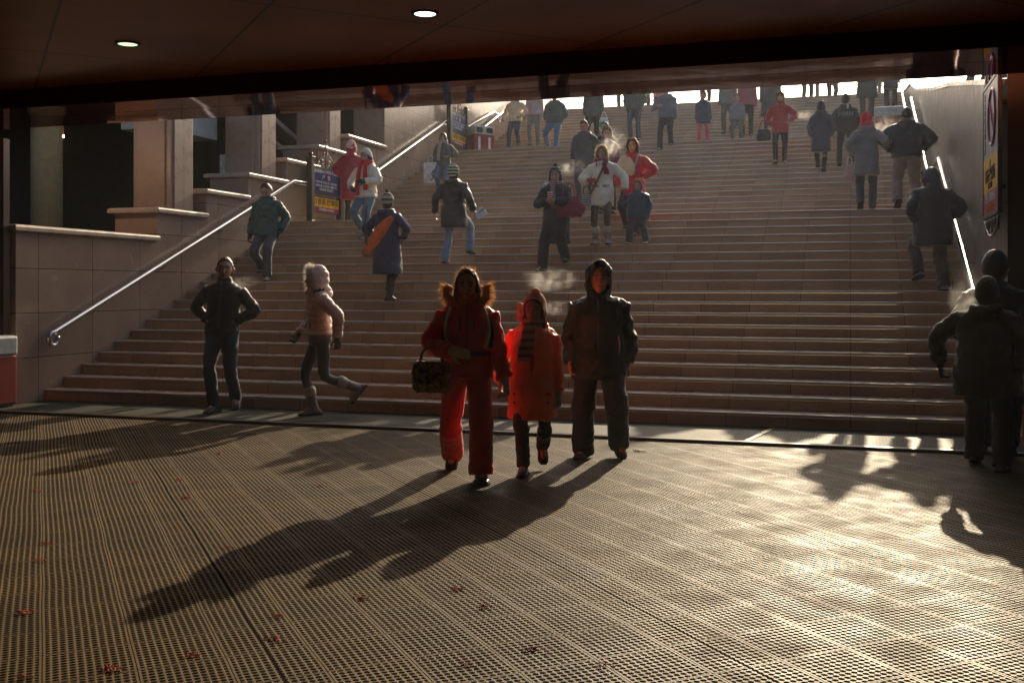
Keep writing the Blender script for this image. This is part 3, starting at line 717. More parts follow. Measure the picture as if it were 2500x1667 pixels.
for x, xw, side in ((xl, XL, 'left'), (xr, XR, 'right')):
    y1 = YA+18*TR; a = (x, YA+.05, .87); b = (x, y1+.05, 2.66+.74)
    e, _ = rail('handrail', [a, b, (x, y1+.9, 2.66+.74)], xw, 'polished steel handrail of the lowest flight on the %s wall' % side, scroll0=True); brackets(e, a, b, 4, xw)
    y2 = YB+15*TR; a = (x, YB-.6, 2.66+.72); b = (x, y2+.05, 4.90+.74)
    e, _ = rail('handrail', [a, (x, YB+.02, 2.66+.86), b, (x, y2+.7, 4.9+.74)], xw, 'polished steel handrail of the middle flight on the %s wall' % side); brackets(e, (x, YB+.1, 3.5), b, 4, xw)
    a = (x, YC+.0, 4.9+.86); b = (x, YT+.05, ZT+.74)
    if side == 'left':
        e, _ = rail('handrail', [(x, YC-.9, 4.9+.86), a, b], xw, 'polished steel handrail of the top flight on the left wall'); brackets(e, a, b, 3, xw)
        e, _ = rail('handrail', [(x, 27.0, 5.75), (x, 29.2, 6.5), (x, 29.6, 6.45)], xw, 'short steel handrail with a curled end above the left litter bin', scroll1=True)
    else:
        e, _ = rail('handrail', [(x, YC-.5, 4.9+.80), a, b], xw, 'polished steel handrail of the top flight on the right wall'); brackets(e, a, b, 3, xw)
# ------------------------------------------------------------------ writing
def text(s, size, m, parent, M4, name='lettering', ex=.002, sx=1., align='CENTER'):
    c = bpy.data.curves.new(name, 'FONT'); c.body = s; c.size = size; c.align_x = align; c.align_y = 'CENTER'; c.extrude = ex
    o = bpy.data.objects.new(name, c); COL.objects.link(o); dg = bpy.context.evaluated_depsgraph_get(); dg.update()
    me = bpy.data.meshes.new_from_object(o.evaluated_get(dg)); bpy.data.objects.remove(o); bpy.data.curves.remove(c)
    me.transform(Matrix.Diagonal((sx, 1, 1, 1))); me.transform(M4); me.materials.clear(); return link(name, me, m, parent)
M_IRON = simple('wrought_iron', (.07, .055, .045), rough=.4, metal=.4, bump=.2)
M_BLUE = simple('sign_blue', (.02, .035, .16), rough=.3); M_YEL = simple('sign_yellow', (.85, .48, .01), rough=.4); M_WHT = simple('sign_white', (.75, .75, .73), rough=.4)
M_PUR = simple('sign_purple', (.32, .02, .10), rough=.4); M_RED = simple('sign_red', (.6, .03, .02), rough=.4); M_BLK = simple('sign_black', (.02, .015, .01), rough=.4); M_ORG = simple('sign_orange', (.85, .25, .02), rough=.4)
def scroll(g, c, r, turns, sgn, ax, rad=.008, start=0.):
    n = int(14*turns); pts = []
    for k in range(n+1):
        t = start+sgn*2*math.pi*turns*k/n; q = r*(1-.8*k/n); pts.append(A(c)+A(ax)*q*math.cos(t)+A([0, 0, 1.])*q*math.sin(t))
    g.tube(pts, [rad]*len(pts), n=6, sub=1)
def notice_board(loc, lab):
    """free-standing iron board on the landing; faces +X, runs along Y"""
    e = empty('notice_board', loc, 0, lab, 'notice board', 'iron notice boards on the left landings'); Lh = 1.22; ax = (0, 1, 0); e.scale = (1, 1, .8)
    for y in (0, Lh):
        p = G().box(-.055, .055, y-.055, y+.055, 0, 1.52).box(-.075, .075, y-.075, y+.075, 1.52, 1.55).box(-.06, .06, y-.06, y+.06, .0, .06)
        p = p.obj('post', M_IRON, e, bevel=.005); G().ell((0, y, 1.605), (.052, .052, .055)).obj('finial', M_IRON, p, True)
        g = G()
        for k in range(7): g.ell((.03, y+(.075 if y == 0 else -.075), .2+k*.2), (.02, .02, .02), n=8, k=6)
        g.obj('iron_beading', M_IRON, p, True)
    G().box(-.02, .02, .07, Lh-.07, 1.32, 1.36).box(-.02, .02, .07, Lh-.07, .70, .74).box(-.02, .02, .07, Lh-.07, .26, .29).box(-.02, .02, .07, Lh-.07, .63, .65).obj('frame', M_IRON, e)
    RM = lambda y, z, x=.0165: Matrix.Translation((x, y, z))@Matrix.Rotation(R(90), 4, 'Z')@Matrix.Rotation(R(90), 4, 'X')
    b = G().box(-.014, .014, .08, Lh-.08, .745, 1.315).obj('blue_panel', M_BLUE, e)
    text('该通道24小时电子监控', .098, M_WHT, b, RM(Lh/2, 1.245)); text('严   禁', .12, M_WHT, b, RM(Lh/2, 1.11))
    for k, s_ in enumerate(('机动车辆  骑自行车  乱停乱放', '随地吐痰  乱扔杂物  张贴广告', '违者罚款  敬请配合')): text(s_, .066, M_WHT, b, RM(Lh/2, .99-k*.085))
    y_ = G().box(-.014, .014, .08, Lh-.08, .40, .625).obj('yellow_panel', M_YEL, e)
    text('桂苑·巴黎街', .16, M_BLK, y_, RM(Lh/2+.08, .525)); g = G(); g.tube([(.018, .16+.05*math.cos(t), .525+.06*math.sin(t)) for t in np.linspace(0, 2*np.pi, 16)], [.007]*16, n=6, sub=1); g.obj('emblem', M_BLK, y_)
    text('COMMERCE  STREET', .04, M_BLK, y_, RM(Lh/2, .425)) if False else None
    p_ = G().box(-.014, .014, .08, Lh-.08, .295, .399).obj('purple_panel', M_PUR, e); text('招商热线 82083456', .075, M_WHT, p_, RM(Lh/2, .345))
    g = G(); cy = Lh/2
    for s_ in (-1, 1):
        scroll(g, (0, cy+s_*.13, 1.47), .10, 1.3, s_, ax, start=R(-90)); scroll(g, (0, cy+s_*.30, 1.43), .065, 1.2, -s_, ax, start=R(-90))
        scroll(g, (0, cy+s_*.055, 1.68), .055, 1.1, s_, ax, start=R(-90))
        g.tube([(0, cy+s_*.36, 1.36), (0, cy+s_*.27, 1.55), (0, cy+s_*.09, 1.72), (0, cy, 1.88)], [.009]*4, n=6)
    g.tube([(0, cy, 1.36), (0, cy, 1.98)], [.011, .008], n=8); g.ell((0, cy, 2.0), (.02, .02, .04), n=8, k=6); g.tube([(0, cy-.08, 1.9), (0, cy+.08, 1.9)], [.007, .007], n=6)
    g.obj('scrollwork', M_IRON, e, True)
    return e
notice_board((-9.62, 18.02, 2.66), 'blue and yellow iron notice board on the lower landing beside the maroon coat')
notice_board((-9.66, 25.42, 4.90), 'blue and yellow iron notice board on the upper landing beside the red bin')
# wall sign on the right
e = empty('wall_sign', (XR-.07, 10.98, 2.17), 0, 'grey, yellow and purple no smoking sign in a wrought iron frame on the right wall', 'sign')
SL, SH = 1.12, 1.27
RM = lambda y, z: Matrix.Translation((-.0165, y, z))@Matrix.Rotation(R(-90), 4, 'Z')@Matrix.Rotation(R(90), 4, 'X')
G().box(-.02, .02, -.045, -.001, -.03, SH+.03).box(-.02, .02, SL+.001, SL+.045, -.03, SH+.03).box(-.02, .02, 0, SL, -.04, -.001).box(-.02, .02, 0, SL, SH+.001, SH+.04).obj('frame', M_IRON, e, bevel=.004)
G().box(.02, .071, .1, .14, .2, .24).box(.02, .071, .1, .14, 1.0, 1.04).box(.02, .071, SL-.14, SL-.1, .2, .24).box(.02, .071, SL-.14, SL-.1, 1.0, 1.04).obj('wall_bracket', M_IRON, e)
gp = G().box(-.014, .014, 0, SL, .56, SH).obj('grey_panel', simple('sign_grey', (.34, .38, .42), rough=.4), e)
g = G(); g.tube([(-.018, .40+.26*math.cos(t), .92+.27*math.sin(t)) for t in np.linspace(0, 2*np.pi, 30)], [.016]*30, n=6, sub=1, rcap=False); g.tube([(-.018, .60, 1.11), (-.018, .2, .73)], [.014, .014], n=6); g.obj('prohibition_ring', M_PUR, gp)
G().box(-.019, -.0145, .24, .54, .90, .945).obj('cigarette_mark', M_BLK, gp)
for k, ch in enumerate('禁止吸烟请勿丢弃'): text(ch, .075, M_BLK, gp, RM(.97, 1.19-k*.078))
yp = G().box(-.014, .014, 0, SL, .2205, .5595).obj('yellow_panel', M_YEL, e); text('桂苑·巴黎街', .15, M_BLK, yp, RM(SL/2, .37)); text('名品  购物', .07, M_BLK, yp, RM(SL/2, .27))
g = G().ell((-.016, SL/2, .49), (.004, .035, .05), n=12, k=8); g.obj('emblem', M_BLK, yp)
pp = G().box(-.014, .014, 0, SL, .0, .22).obj('purple_panel', M_PUR, e); text('热线 82083456', .12, M_WHT, pp, RM(SL/2, .15)); text('百年商街 繁荣共享', .07, M_ORG, pp, RM(SL/2, .045))
g = G()
for zb, sg in ((SH+.04, 1), (-.04, -1)):
    for k in range(5):
        scroll(g, (0, .12+k*.22, zb+sg*.075), .07, 1.3, (-1)**k*sg, (0, 1, 0), rad=.011, start=R(90 if sg > 0 else -90))
    g.tube([(0, 0, zb+sg*.02), (0, SL*.25, zb+sg*.15), (0, SL*.5, zb+sg*.19), (0, SL*.75, zb+sg*.15), (0, SL, zb+sg*.02)], [.012]*5, n=6)
g.obj('scrollwork', M_IRON, e, True)
# ------------------------------------------------------------------ litter bins
M_BINR = simple('bin_red', (.26, .02, .014), rough=.4, nvar=.2); M_BINW = simple('bin_grey_top', (.42, .44, .42), rough=.3)
def bin_(loc, rz, lab, w=.62, d=.36, front=True):
    e = empty('litter_bin', loc, rz, lab, 'litter bin', 'red litter bins with grey tops')
    G().box(-w/2, w/2, -d/2, d/2, .05, .62).obj('body', M_BINR, e, bevel=.012)
    G().box(-w/2+.03, w/2-.03, -d/2+.03, d/2-.03, 0, .05).obj('plinth', M_DARK, e)
    t = G().box(-w/2-.015, w/2+.015, -d/2-.015, d/2+.015, .622, .86).obj('top', M_BINW, e, bevel=.03)
    for s_ in (-1, 1) if front else ():
        c = s_*w/4; g = G(); a = np.linspace(0, 2*np.pi, 20, endpoint=False)
        rr = lambda y, k: np.stack([c+np.sign(np.cos(a))*np.abs(np.cos(a))**.5*.10*k, np.full(20, y), .74+np.sign(np.sin(a))*np.abs(np.sin(a))**.5*.07*k], 1)
        g.loft([rr(-d/2-.021, 1), rr(-d/2-.010, 1)]); g.obj('opening', simple('bin_hole', (.01, .01, .01), rough=.8), t)
        G().box(c-.035, c+.035, -d/2-.006, -d/2-.0005, .12, .56).obj('poster', M_WHT, e)
    return e
bin_((-10.02, 10.45, 0), 0, 'red litter bin with a grey top at the far left edge, on the grating', w=.75)
bin_((1.62, 10.55, 0), R(-90), 'red litter bin in the dark corner at the far right edge')
bin_((-9.42, 27.15, 4.9), R(50), 'red litter bin with a grey two-hole top on the upper left landing')
bin_((.87, 27.2, 4.9), 0, 'red litter bin with a grey top beside the handrail on the upper right landing', front=False)
# red paper scraps on the mat
def scrap(x, y, s_, seed):
    rnd = random.Random(seed); g = G()
    for k in range(16):
        a = rnd.uniform(0, 6.28); q = rnd.random()*.045*s_; p = A([math.cos(a)*q*1.8, math.sin(a)*q*.8, .004]); b = rnd.uniform(0, 6.28); L = rnd.uniform(.01, .035)*s_
        g.tube([p, p+A([math.cos(b)*L*.5, math.sin(b)*L*.5, rnd.uniform(.004, .012)]), p+A([math.cos(b)*L, math.sin(b)*L, .003])], [.0022*s_]*3, n=5, sub=1)
    o = g.obj('paper_scrap', simple('red_scrap', (.55, .05, .03), rough=.8)); o.location = (x, y, 0); tag(o, 'small torn scrap of red paper lying on the perforated mat', 'scrap', 'red paper scraps on the mat')
for i, (x, y) in enumerate([(-5.2, 8.07), (-5.88, 7.39), (-4.75, 6.85), (-5.02, 6.68), (-4.29, 6.28), (-3.9, 6.71), (-3.63, 6.96), (-3.02, 6.28), (-3.24, 5.13), (-5.43, 6.18), (-3.44, 3.84), (-4.26, 4.91), (-4.02, 4.59), (-2.22, 3.86), (-2.36, 4.13), (-2.43, 3.59), (-2.63, 3.37), (-2.87, 3.2), (-1.76, 4.75), (-1.18, 4.05), (-1.36, 3.81), (-2.14, 4.48), (-1.76, 9.27), (-0.88, 3.96), (-1.55, 4.52), (-5.83, 7.15)]):
    scrap(x, y, (.65, .85, .55)[i % 3], i)
HAZE = 0.0009
# ------------------------------------------------------------------ the people, nearest first
def fur_mat(name, col):
    m, t, p = mat(name); P(p, col=col, rough=.6, sheen=.6)
    tr = t.n('ShaderNodeBsdfTranslucent'); tr.inputs[0].default_value = (*col, 1)
    mx = t.n('ShaderNodeMixShader'); mx.inputs[0].default_value = .55
    out = t.N['Material Output']; t.l(p.outputs[0], mx.inputs[1]); t.l(tr.outputs[0], mx.inputs[2]); t.l(mx.outputs[0], out.inputs[0]); return m
FUR_B = fur_mat('fur_brown', (.42, .20, .07)); FUR_C = fur_mat('fur_cream', (.62, .50, .34)); FUR_W = fur_mat('fur_white', (.75, .72, .62)); FUR_P = fur_mat('fur_pink', (.62, .22, .22)); FUR_K = fur_mat('fur_black', (.04, .03, .025)); FUR_D = fur_mat('fur_dark', (.10, .06, .035))
F_ = lambda n, c, **k: fabric('cloth_'+n, c, **k)
RED = F_('red', (.64, .006, .018), rough=.5, sheen=.5, bump=.6, glow=.15); ORANGE = F_('orange', (1.0, .20, .03), rough=.5, sheen=.5, bump=.6, glow=.35)
BLACK = F_('black', (.012, .010, .010), rough=.5, sheen=.12, bump=.5); BLACK2 = F_('soft_black', (.016, .014, .014), rough=.6, sheen=.15)
JEAN = F_('jeans', (.10, .17, .27), rough=.8, sheen=.2, bump=.7); JEAND = F_('dark_jeans', (.035, .06, .09), rough=.8, sheen=.2, bump=.6)
GREEN = F_('dark_green', (.02, .075, .06), rough=.5, sheen=.4); NAVY = F_('navy', (.03, .045, .09), rough=.55, sheen=.35); MAROON = F_('maroon', (.33, .02, .045), rough=.6, sheen=.4)
GREY = F_('grey', (.20, .185, .17), rough=.8, sheen=.3); LGREY = F_('light_grey', (.42, .40, .40), rough=.7, sheen=.4); BEIGE = F_('beige', (.78, .64, .44), rough=.55, sheen=.4)
CREAM = F_('cream', (.85, .74, .56), rough=.55, sheen=.4); PINKISH = F_('pale_pink', (.80, .62, .54), rough=.55, sheen=.5); KHAKI = F_('khaki', (.30, .22, .18), rough=.8, sheen=.3, bump=.8)
PINK = F_('pink', (.55, .10, .17), rough=.7, sheen=.4); CRIM = F_('crimson', (.62, .02, .03), rough=.7, sheen=.4); KNITW = F_('white_knit', (.78, .70, .60), rough=.9, sheen=.6, bump=.8, bscale=90)
BROWNG = F_('brown_tights', (.11, .085, .065), rough=.8, sheen=.3); BROWNL = F_('brown_leather', (.13, .055, .025), rough=.4, sheen=.1); SHOEB = simple('black_shoe', (.02, .017, .015), rough=.35); SHOEG = simple('grey_boot', (.30, .27, .25), rough=.6, bump=.4); SHOEC = simple('cream_boot', (.60, .53, .44), rough=.7, bump=.5)
KNITP = F_('pink_knit', (.95, .52, .48), rough=.9, glow=.2, sheen=.7, bump=1., bscale=80); OLIVE = F_('olive', (.11, .12, .10), rough=.7, sheen=.3); DGREY = F_('dark_grey', (.06, .062, .068), rough=.6, sheen=.35); BLUEG = F_('blue_grey', (.16, .18, .21), rough=.6, sheen=.4)
def item(name, loc, lab, cat, rz=0.): return empty(name, loc, rz, lab, cat)
def VX(d): return max(.0075, d*.00085)
def handle(e, m, a, b, drop, w=.008, name='handle'):
    a, b = A(a, float), A(b, float); mid = (a+b)/2+A([0, 0, drop]); G().tube([a, a*.75+mid*.25+A([0, 0, drop*.45]), mid, b*.75+mid*.25+A([0, 0, drop*.45]), b], [w]*5, n=8).obj(name, m, e, True)
def softbag(e, m, w, d, h, name='body', lump=.006, seed=0, top=.7, vox=.009):
    g = G(); rings = []
    for z, k, q in ((0, .75, .7), (.03, .95, .95), (h*.3, 1.02, 1.05), (h*.6, .97, .85), (h*.85, top+.1, .5), (h, top, .25)):
        a = np.linspace(0, 2*np.pi, 24, endpoint=False); c, s_ = np.cos(a), np.sin(a)
        rings.append(np.stack([np.sign(c)*np.abs(c)**.7*w/2*k, np.sign(s_)*np.abs(s_)**.7*d/2*q, np.full(24, z)], 1))
    g.loft(rings); return fused(g, name, m, e, vox, lambda c: lump*snoise(c, 26, seed)+lump*.5*snoise(c, 60, seed))
# --- woman in the red ski suit
p = Person((-2.80, 7.75, 0), 1.62, "woman in a red ski suit with brown fur hood, holding a child's hand", yaw=19, head=(-4, -3), feet=[(-.115, .34, 0, 26, 6), (.10, -.33, 0, -2, 8)],
           hands=[(-.12, -.26, 1.07, (-.8, .5, -.2), (.6, .5, -.2)), (.30, -.10, .82, (.8, .5, 0))], seed=1, vox=.0075, hair=(.10, .035, .015), lean=1, wide=1.06)
p.trousers(RED, thigh=.098, knee=.092, hem=.096, low=.02, wr=.005)
p.shoes(SHOEB, big=1.02)
p.coat(RED, hem=.84, w=1.04, sleeve=.076, cuffr=.056, fold=.012, collar=.055, hood='down', name='jacket', flare=.95)
p.flatpiece('waist_belt', F_('dark_belt', (.05, .008, .01)), [p.T((-.19, -.05, 1.035)), p.T((-.1, -.145, 1.035)), p.T((0, -.152, 1.035)), p.T((.1, -.145, 1.035)), p.T((.19, -.05, 1.035))], .02*p.s, .008)
WH = F_('white_panel', (.72, .62, .5))
for sg in (-1, 1):
    p.flatpiece('white_stripe', WH, [p.T((sg*.13, -.095, 1.40)), p.T((sg*.165, -.125, 1.30)), p.T((sg*.172, -.128, 1.18)), p.T((sg*.14, -.138, 1.08))], .012, .006)
    p.flatpiece('black_side_panel', BLACK, [p.T((sg*.16, -.10, 1.33)), p.T((sg*.193, -.108, 1.22)), p.T((sg*.185, -.11, 1.08))], .02, .006)
    p.flatpiece('chest_pocket_zip', BLACK, [p.T((sg*.055, -.146, 1.33)), p.T((sg*.057, -.15, 1.22))], .007, .006)
p.flatpiece('zip', F_('dark_red', (.2, .005, .01)), [p.T((0, -.118, 1.44)), p.T((0, -.148, 1.30)), p.T((0, -.152, 1.06)), p.T((0, -.158, .88))], .008, .006)
p.hair(length=.05, phi=72, vol=1.16, dirn=(0, -1, -.3)); p.strands(FUR_B, 260, .06, up=1)
rim = [(p.Hd((math.sin(t)*.15, .02+.02*abs(math.cos(t))-.045*max(-math.cos(t), 0), -.045+.125*math.cos(t)*.85)), nrm(p.hr*math.sin(t)+p.hu*math.cos(t)*.6+p.hb*.2)) for t in np.linspace(R(62), R(298), 24)]
rim = rim+rim[::-1]
p.ruff(FUR_B, r=.062, n=1500, L=.05, rim=rim)
p.gloves(F_('glove_cream', (.62, .45, .34), bump=.8, bscale=80), curl=45, which=(0,)); p.gloves(F_('glove_pattern', (.45, .34, .28), bump=1, bscale=60), curl=55, which=(1,))
a, e_, w_ = p.arm[0]; q = p.W(e_*.45+w_*.55)
b = item('handbag', (q[0]-.07, q[1]-.02, q[2]-.33), 'mottled brown and gold handbag hanging from the forearm of the woman in red', 'handbag', R(15))
BAGM = fabric('mottled_leather', (.10, .065, .035), rough=.35, sheen=.1, bump=1, bscale=60)
def mottle(m):
    t = NT(m); pr = m.node_tree.nodes['Principled BSDF']; tc = t.n('ShaderNodeTexCoord').outputs['Object']; n = t.noise(tc, 28, 3, .6)
    t.l(t.mix(t.ramp(n, .42, .56), (.025, .018, .012), (.34, .25, .12)), pr.inputs['Base Color'])
mottle(BAGM)
bb = softbag(b, BAGM, .30, .15, .24, lump=.010, seed=3, top=.8, vox=.007)
for yy in (-.04, .04): handle(b, BROWNL, (-.085, yy, .22), (.085, yy, .22), .12, .009)
G().tube([(-.13, -.045, .215), (0, -.06, .225), (.13, -.045, .215)], [.008]*3, n=8).obj('trim', BROWNL, b, True)
# --- child in orange
p = Person((-2.36, 8.02, 0), 1.39, 'child in a long orange padded coat and pink knitted hat with pompoms', yaw=14, head=(-12, -2), feet=[(-.06, -.16, 0, 0, 6), (.075, .20, .05, 35, 6)], hands=[(-.30, .0, .90, (-.5, .8, 0)), (.25, -.06, .78, (.4, .8, 0))], seed=2, vox=.0075, child=.45, hair=(.03, .018, .012), side=2)
p.trousers(BLACK2, thigh=.085, knee=.072, hem=.062, low=.0, wr=.008); p.shoes(SHOEB)
p.coat(ORANGE, hem=.56, w=1.14, cr=1.28, puff=.006, pitch=.19, sleeve=.08, cuffr=.06, flare=1.08, collar=.03, hood='down', fold=.011)
for z in (.80, .72):
    for sg in (-1, 1): p.flatpiece('pocket_flap', F_('orange_dark', (.55, .04, .01)), [p.T((sg*.05, -.212, z)), p.T((sg*.17, -.198, z))], .012, .007)
p.flatpiece('zip', F_('orange_dark', (.55, .04, .01)), [p.T((0, -.15, 1.40)), p.T((0, -.182, 1.25)), p.T((0, -.188, 1.05)), p.T((0, -.218, .6))], .014, .007)
SCP = fabric('striped_scarf', (.45, .28, .16), rough=.9, sheen=.5, bump=1, bscale=60, stripes=(.06, [(0, .35, (.16, .09, .04)), (.35, .6, (.55, .22, .16))]))
p.scarf(SCP, tails=((-.06, -.09, 1.10, .035), (-.02, -.04, 1.14, .045)))
p.hair(length=.16, phi=72, front=True, vol=1.12); p.hat(KNITP, kx=1.24, phi=80, dirn=(0, -.85, -.6), pom=KNITP, pomr=.042, lumps=.005, ears=True); p.strands(FUR_C, 90, .05, up=0)
for sg, n_ in ((-1, 3), ):
    for k in range(n_):
        fused(G().ell(p.Hd((sg*.125, -.01, .035-.05*k)), (.034*p.s, .034*p.s, .034*p.s), n=12, k=8), 'pompom', KNITP, p.cl['hat'], .007, lambda c: .006*snoise(c, 170, 2))
p.gloves(F_('glove_grey', (.40, .36, .28), bump=1, bscale=60), curl=40)
# --- man in the black hooded parka
p = Person((-2.03, 8.90, 0), 1.62, 'man in a black hooded parka and black trousers walking beside the child in orange', yaw=10, head=(10, 2), feet=[(-.12, -.02, 0, 0, 14), (.15, .05, .01, 22, 16)], hands=[(-.25, -.06, .84, (-.5, .8, 0)), (.262, -.02, .83, (.5, .8, 0))], seed=3, vox=.0078, wide=1.12, skin=(.70, .32, .22))
p.trousers(BLACK2, thigh=.105, knee=.10, hem=.095, low=.045, wr=.008); p.shoes(F_('brown_shoe', (.10, .06, .04), rough=.45))
p.coat(BLACK, hem=.70, w=1.12, cr=1.1, sleeve=.078, cuffr=.058, flare=1.02, hood='up', fold=.012, open_hood_dir=(.12, -1, -.3), hoodk=1.46)
p.flatpiece('hood_edge', F_('hood_edge', (.05, .045, .04), rough=.4), [q_ for q_, _ in p.rim]+[p.rim[0][0]], .009, .008, sub=1)
p.flatpiece('zip', F_('zip_black', (.05, .045, .045), rough=.4), [p.T((0, -.15, 1.40)), p.T((0, -.165, 1.2)), p.T((0, -.168, .75))], .007, .007)
p.flatpiece('reflective_trim', WH, [p.T((.175, -.12, 1.08)), p.T((.185, -.125, 1.0)), p.T((.178, -.135, .9))], .006, .005)
# --- man in the dark jacket, hands in pockets
p = Person((-6.97, 10.92, 0), 1.79, 'man in a black jacket, hands in pockets, at the foot of the stairs', yaw=14, head=(12, 0), feet=[(-.06, -.12, 0, 0, 10), (.10, .18, .02, 30, 8)], hands=[(-.16, -.045, 1.0, (-1, .55, .1)), (.16, -.045, 1.0, (1, .55, .1))], seed=4, vox=.0095, side=3)
p.trousers(JEAND, thigh=.088, knee=.07, hem=.066, low=.03); p.shoes(SHOEB, big=1.05)
p.coat(BLACK2, hem=.86, w=1.0, sleeve=.068, cuffr=.052, fold=.007, collar=.03, cr=.98)
p.flatpiece('zip', F_('zip_black', (.05, .045, .045)), [p.T((0, -.11, 1.44)), p.T((0, -.142, 1.2)), p.T((0, -.15, .9))], .006, .006)
p.hair(phi=86, vol=1.085, dirn=(0, -.74, -.67), th=.010)
# --- woman with white fur hood, striding to the left
p = Person((-5.68, 10.95, 0), 1.66, 'woman in a short pale pink padded jacket and white fur hood, striding to the left', yaw=-48, lean=3, head=(0, 6), feet=[(-.05, -.10, 0, 0, 2), (.08, .36, .13, 48, 0)], hands=[(-.22, -.20, .93, (-.8, .8, 0)), (.25, .14, .90, (.7, .5, 0))], seed=5, vox=.0095, shift=(0, -.04), hair=(.025, .014, .01))
p.trousers(DGREY, thigh=.078, knee=.058, hem=.046, low=0, wr=.003); p.shoes(SHOEG, shaft=.20, cuff=FUR_W)
G().tube([p.T((0, 0, 1.0)), p.T((0, 0, .84))], [.165*p.s, .172*p.s], n=24, flat=.78, up=(0, 1, 0), rcap=False).obj('jumper', F_('sage', (.17, .19, .15), bump=.8), p.root, True)
p.coat(PINKISH, hem=.93, w=1.0, puff=.010, pitch=.075, sleeve=.072, cuffr=.055, flare=1.0, hood='up', fold=.005, open_hood_dir=(0, -1, -.15), cr=1.05, hoodk=1.45); p.ruff(FUR_W, r=.055, n=1600, L=.04)
p.hair(length=.42, phi=72, vol=1.1, front=True); p.gloves(BROWNL, curl=40)
# --- the pair at the far right, seen from behind
p = Person((1.02, 9.20, 0), 1.50, 'person in a dark grey coat and knitted cap walking away at the right edge', yaw=166, lean=2, head=(0, 4), feet=[(-.10, .05, 0, 0, 5), (.10, -.22, 0, 8, 5)], hands=[(-.24, .02, .86, (-.6, .4, 0)), (.40, -.05, .93, (.7, .1, .1))], seed=6, vox=.0085, wide=1.18, face=False)
p.trousers(BLACK2, thigh=.10, knee=.09, hem=.085, low=.04); p.shoes(BROWNL)
p.coat(F_('charcoal_coat', (.05, .045, .038), rough=.85, sheen=.5), hem=.66, w=1.18, cr=1.15, sleeve=.085, cuffr=.066, flare=1.12, hood='down', fold=.01); p.hair(vol=1.08); p.hat(F_('charcoal_knit', (.06, .05, .04), rough=.9, sheen=.7, bump=1, bscale=80), kx=1.24, phi=88, dirn=(0, -.7, -.8)); p.gloves(BLACK2, curl=45)
p = Person((1.17, 9.95, 0), 1.74, 'person in black with a black cap, partly hidden at the far right edge', yaw=172, feet=[(-.1, .15, .02, 25, 5), (.1, -.25, 0, 0, 5)], hands=['walkb', 'pocket'], seed=7, vox=.009, face=False, wide=1.12)
p.trousers(BLACK, thigh=.10, knee=.088, hem=.08); p.shoes(SHOEB, big=1.05); p.coat(BLACK, hem=.72, w=1.1, sleeve=.08, cuffr=.06, flare=1.05, collar=.02, fold=.012); p.hair(vol=1.12, phi=66)
p.hat(BLACK2, kx=1.27, phi=92, dirn=(0, -.6, -.9))
# ============================ on the lower flight
def st(n): return STEPS[n-1][1]
# man in the dark green jacket
p = Person((-8.9, 15.22, 1.68), 1.63, 'man in a dark green padded jacket by the left handrail, head bowed', yaw=8, head=(-10, -34), feet=[(-.07, .05, 0, 0, 10), (.10, -.22, -.14, 0, 10)], hands=[(-.27, -.05, .84, (-.5, .8, 0)), (.23, .03, .90, (.6, .8, 0))], seed=8, vox=VX(17), drop=.04)
p.trousers(F_('slate_trousers', (.07, .075, .08), rough=.8), thigh=.09, knee=.078, hem=.072); p.shoes(F_('grey_shoe', (.22, .2, .19)), big=1.05)
p.coat(GREEN, hem=.80, w=1.06, puff=.008, pitch=.10, sleeve=.082, cuffr=.06, flare=1.04, collar=.02, hood='down'); p.hair(phi=86, vol=1.085, dirn=(0, -.74, -.67), th=.010); p.gloves(BLACK)
# striped beanie, navy coat, orange bag, from behind
p = Person((-6.33, 14.15, 1.26), 1.52, 'woman in a long navy coat and striped bobble hat climbing with an orange bag', yaw=176, head=(0, 0), feet=[(-.09, .10, 0, 0, 5), (.08, -.22, .14, 0, 5)], hands=[(-.24, -.12, 1.0, (-.7, .5, 0)), (.22, -.08, 1.0, (.7, .5, 0))], seed=9, vox=VX(15.5), face=False)
p.trousers(BLACK2, thigh=.08, knee=.062, hem=.05, low=0); p.shoes(BLACK, shaft=.24)
p.coat(NAVY, hem=.42, w=1.08, cr=1.1, puff=.004, pitch=.13, sleeve=.075, cuffr=.056, flare=1.16, hood='down'); p.hair(vol=1.08)
ST1 = fabric('striped_knit', (.72, .62, .50), rough=.9, sheen=.5, stripes=(.075, [(0, .22, (.02, .02, .03)), (.22, .40, (.02, .22, .20)), (.52, .66, (.5, .20, .05)), (.78, .9, (.03, .02, .02))]))
p.hat(ST1, kx=1.24, phi=92, dirn=(0, -.5, -.9), pom=FUR_K, pomr=.03, top=.03)
b = item('shoulder_bag', tuple(p.W((.05, .17, .86))), 'orange sling bag slanting across the back of the woman in the long navy coat', 'bag')
g = G(); g.tube([(.19, 0, .30), (.06, .03, .17), (-.08, .03, -.01), (-.17, 0, -.13)], [.045, .085, .095, .05], n=16, flat=.55, up=(0, 1, 0)); fused(g, 'body', F_('bag_orange', (.85, .16, .02), rough=.45), b, .012, lambda c: .009*snoise(c, 30, 1))
b.rotation_euler = (0, 0, R(176)); b.rotation_euler = (0, 0, 0)
G().tube([(-.16, -.02, -.10), (-.19, -.05, .2), (-.12, -.12, .47)], [.012]*3, n=8, flat=.4).obj('strap', BROWNL, b, True)
b = item('shoulder_bag', tuple(p.W((.29, .02, .62))), 'small tan bag below the orange bag of the woman in the navy coat', 'bag'); softbag(b, F_('tan_bag', (.38, .20, .09), rough=.6), .20, .12, .20, seed=2); handle(b, BROWNL, (-.06, 0, .18), (.06, 0, .18), .22)
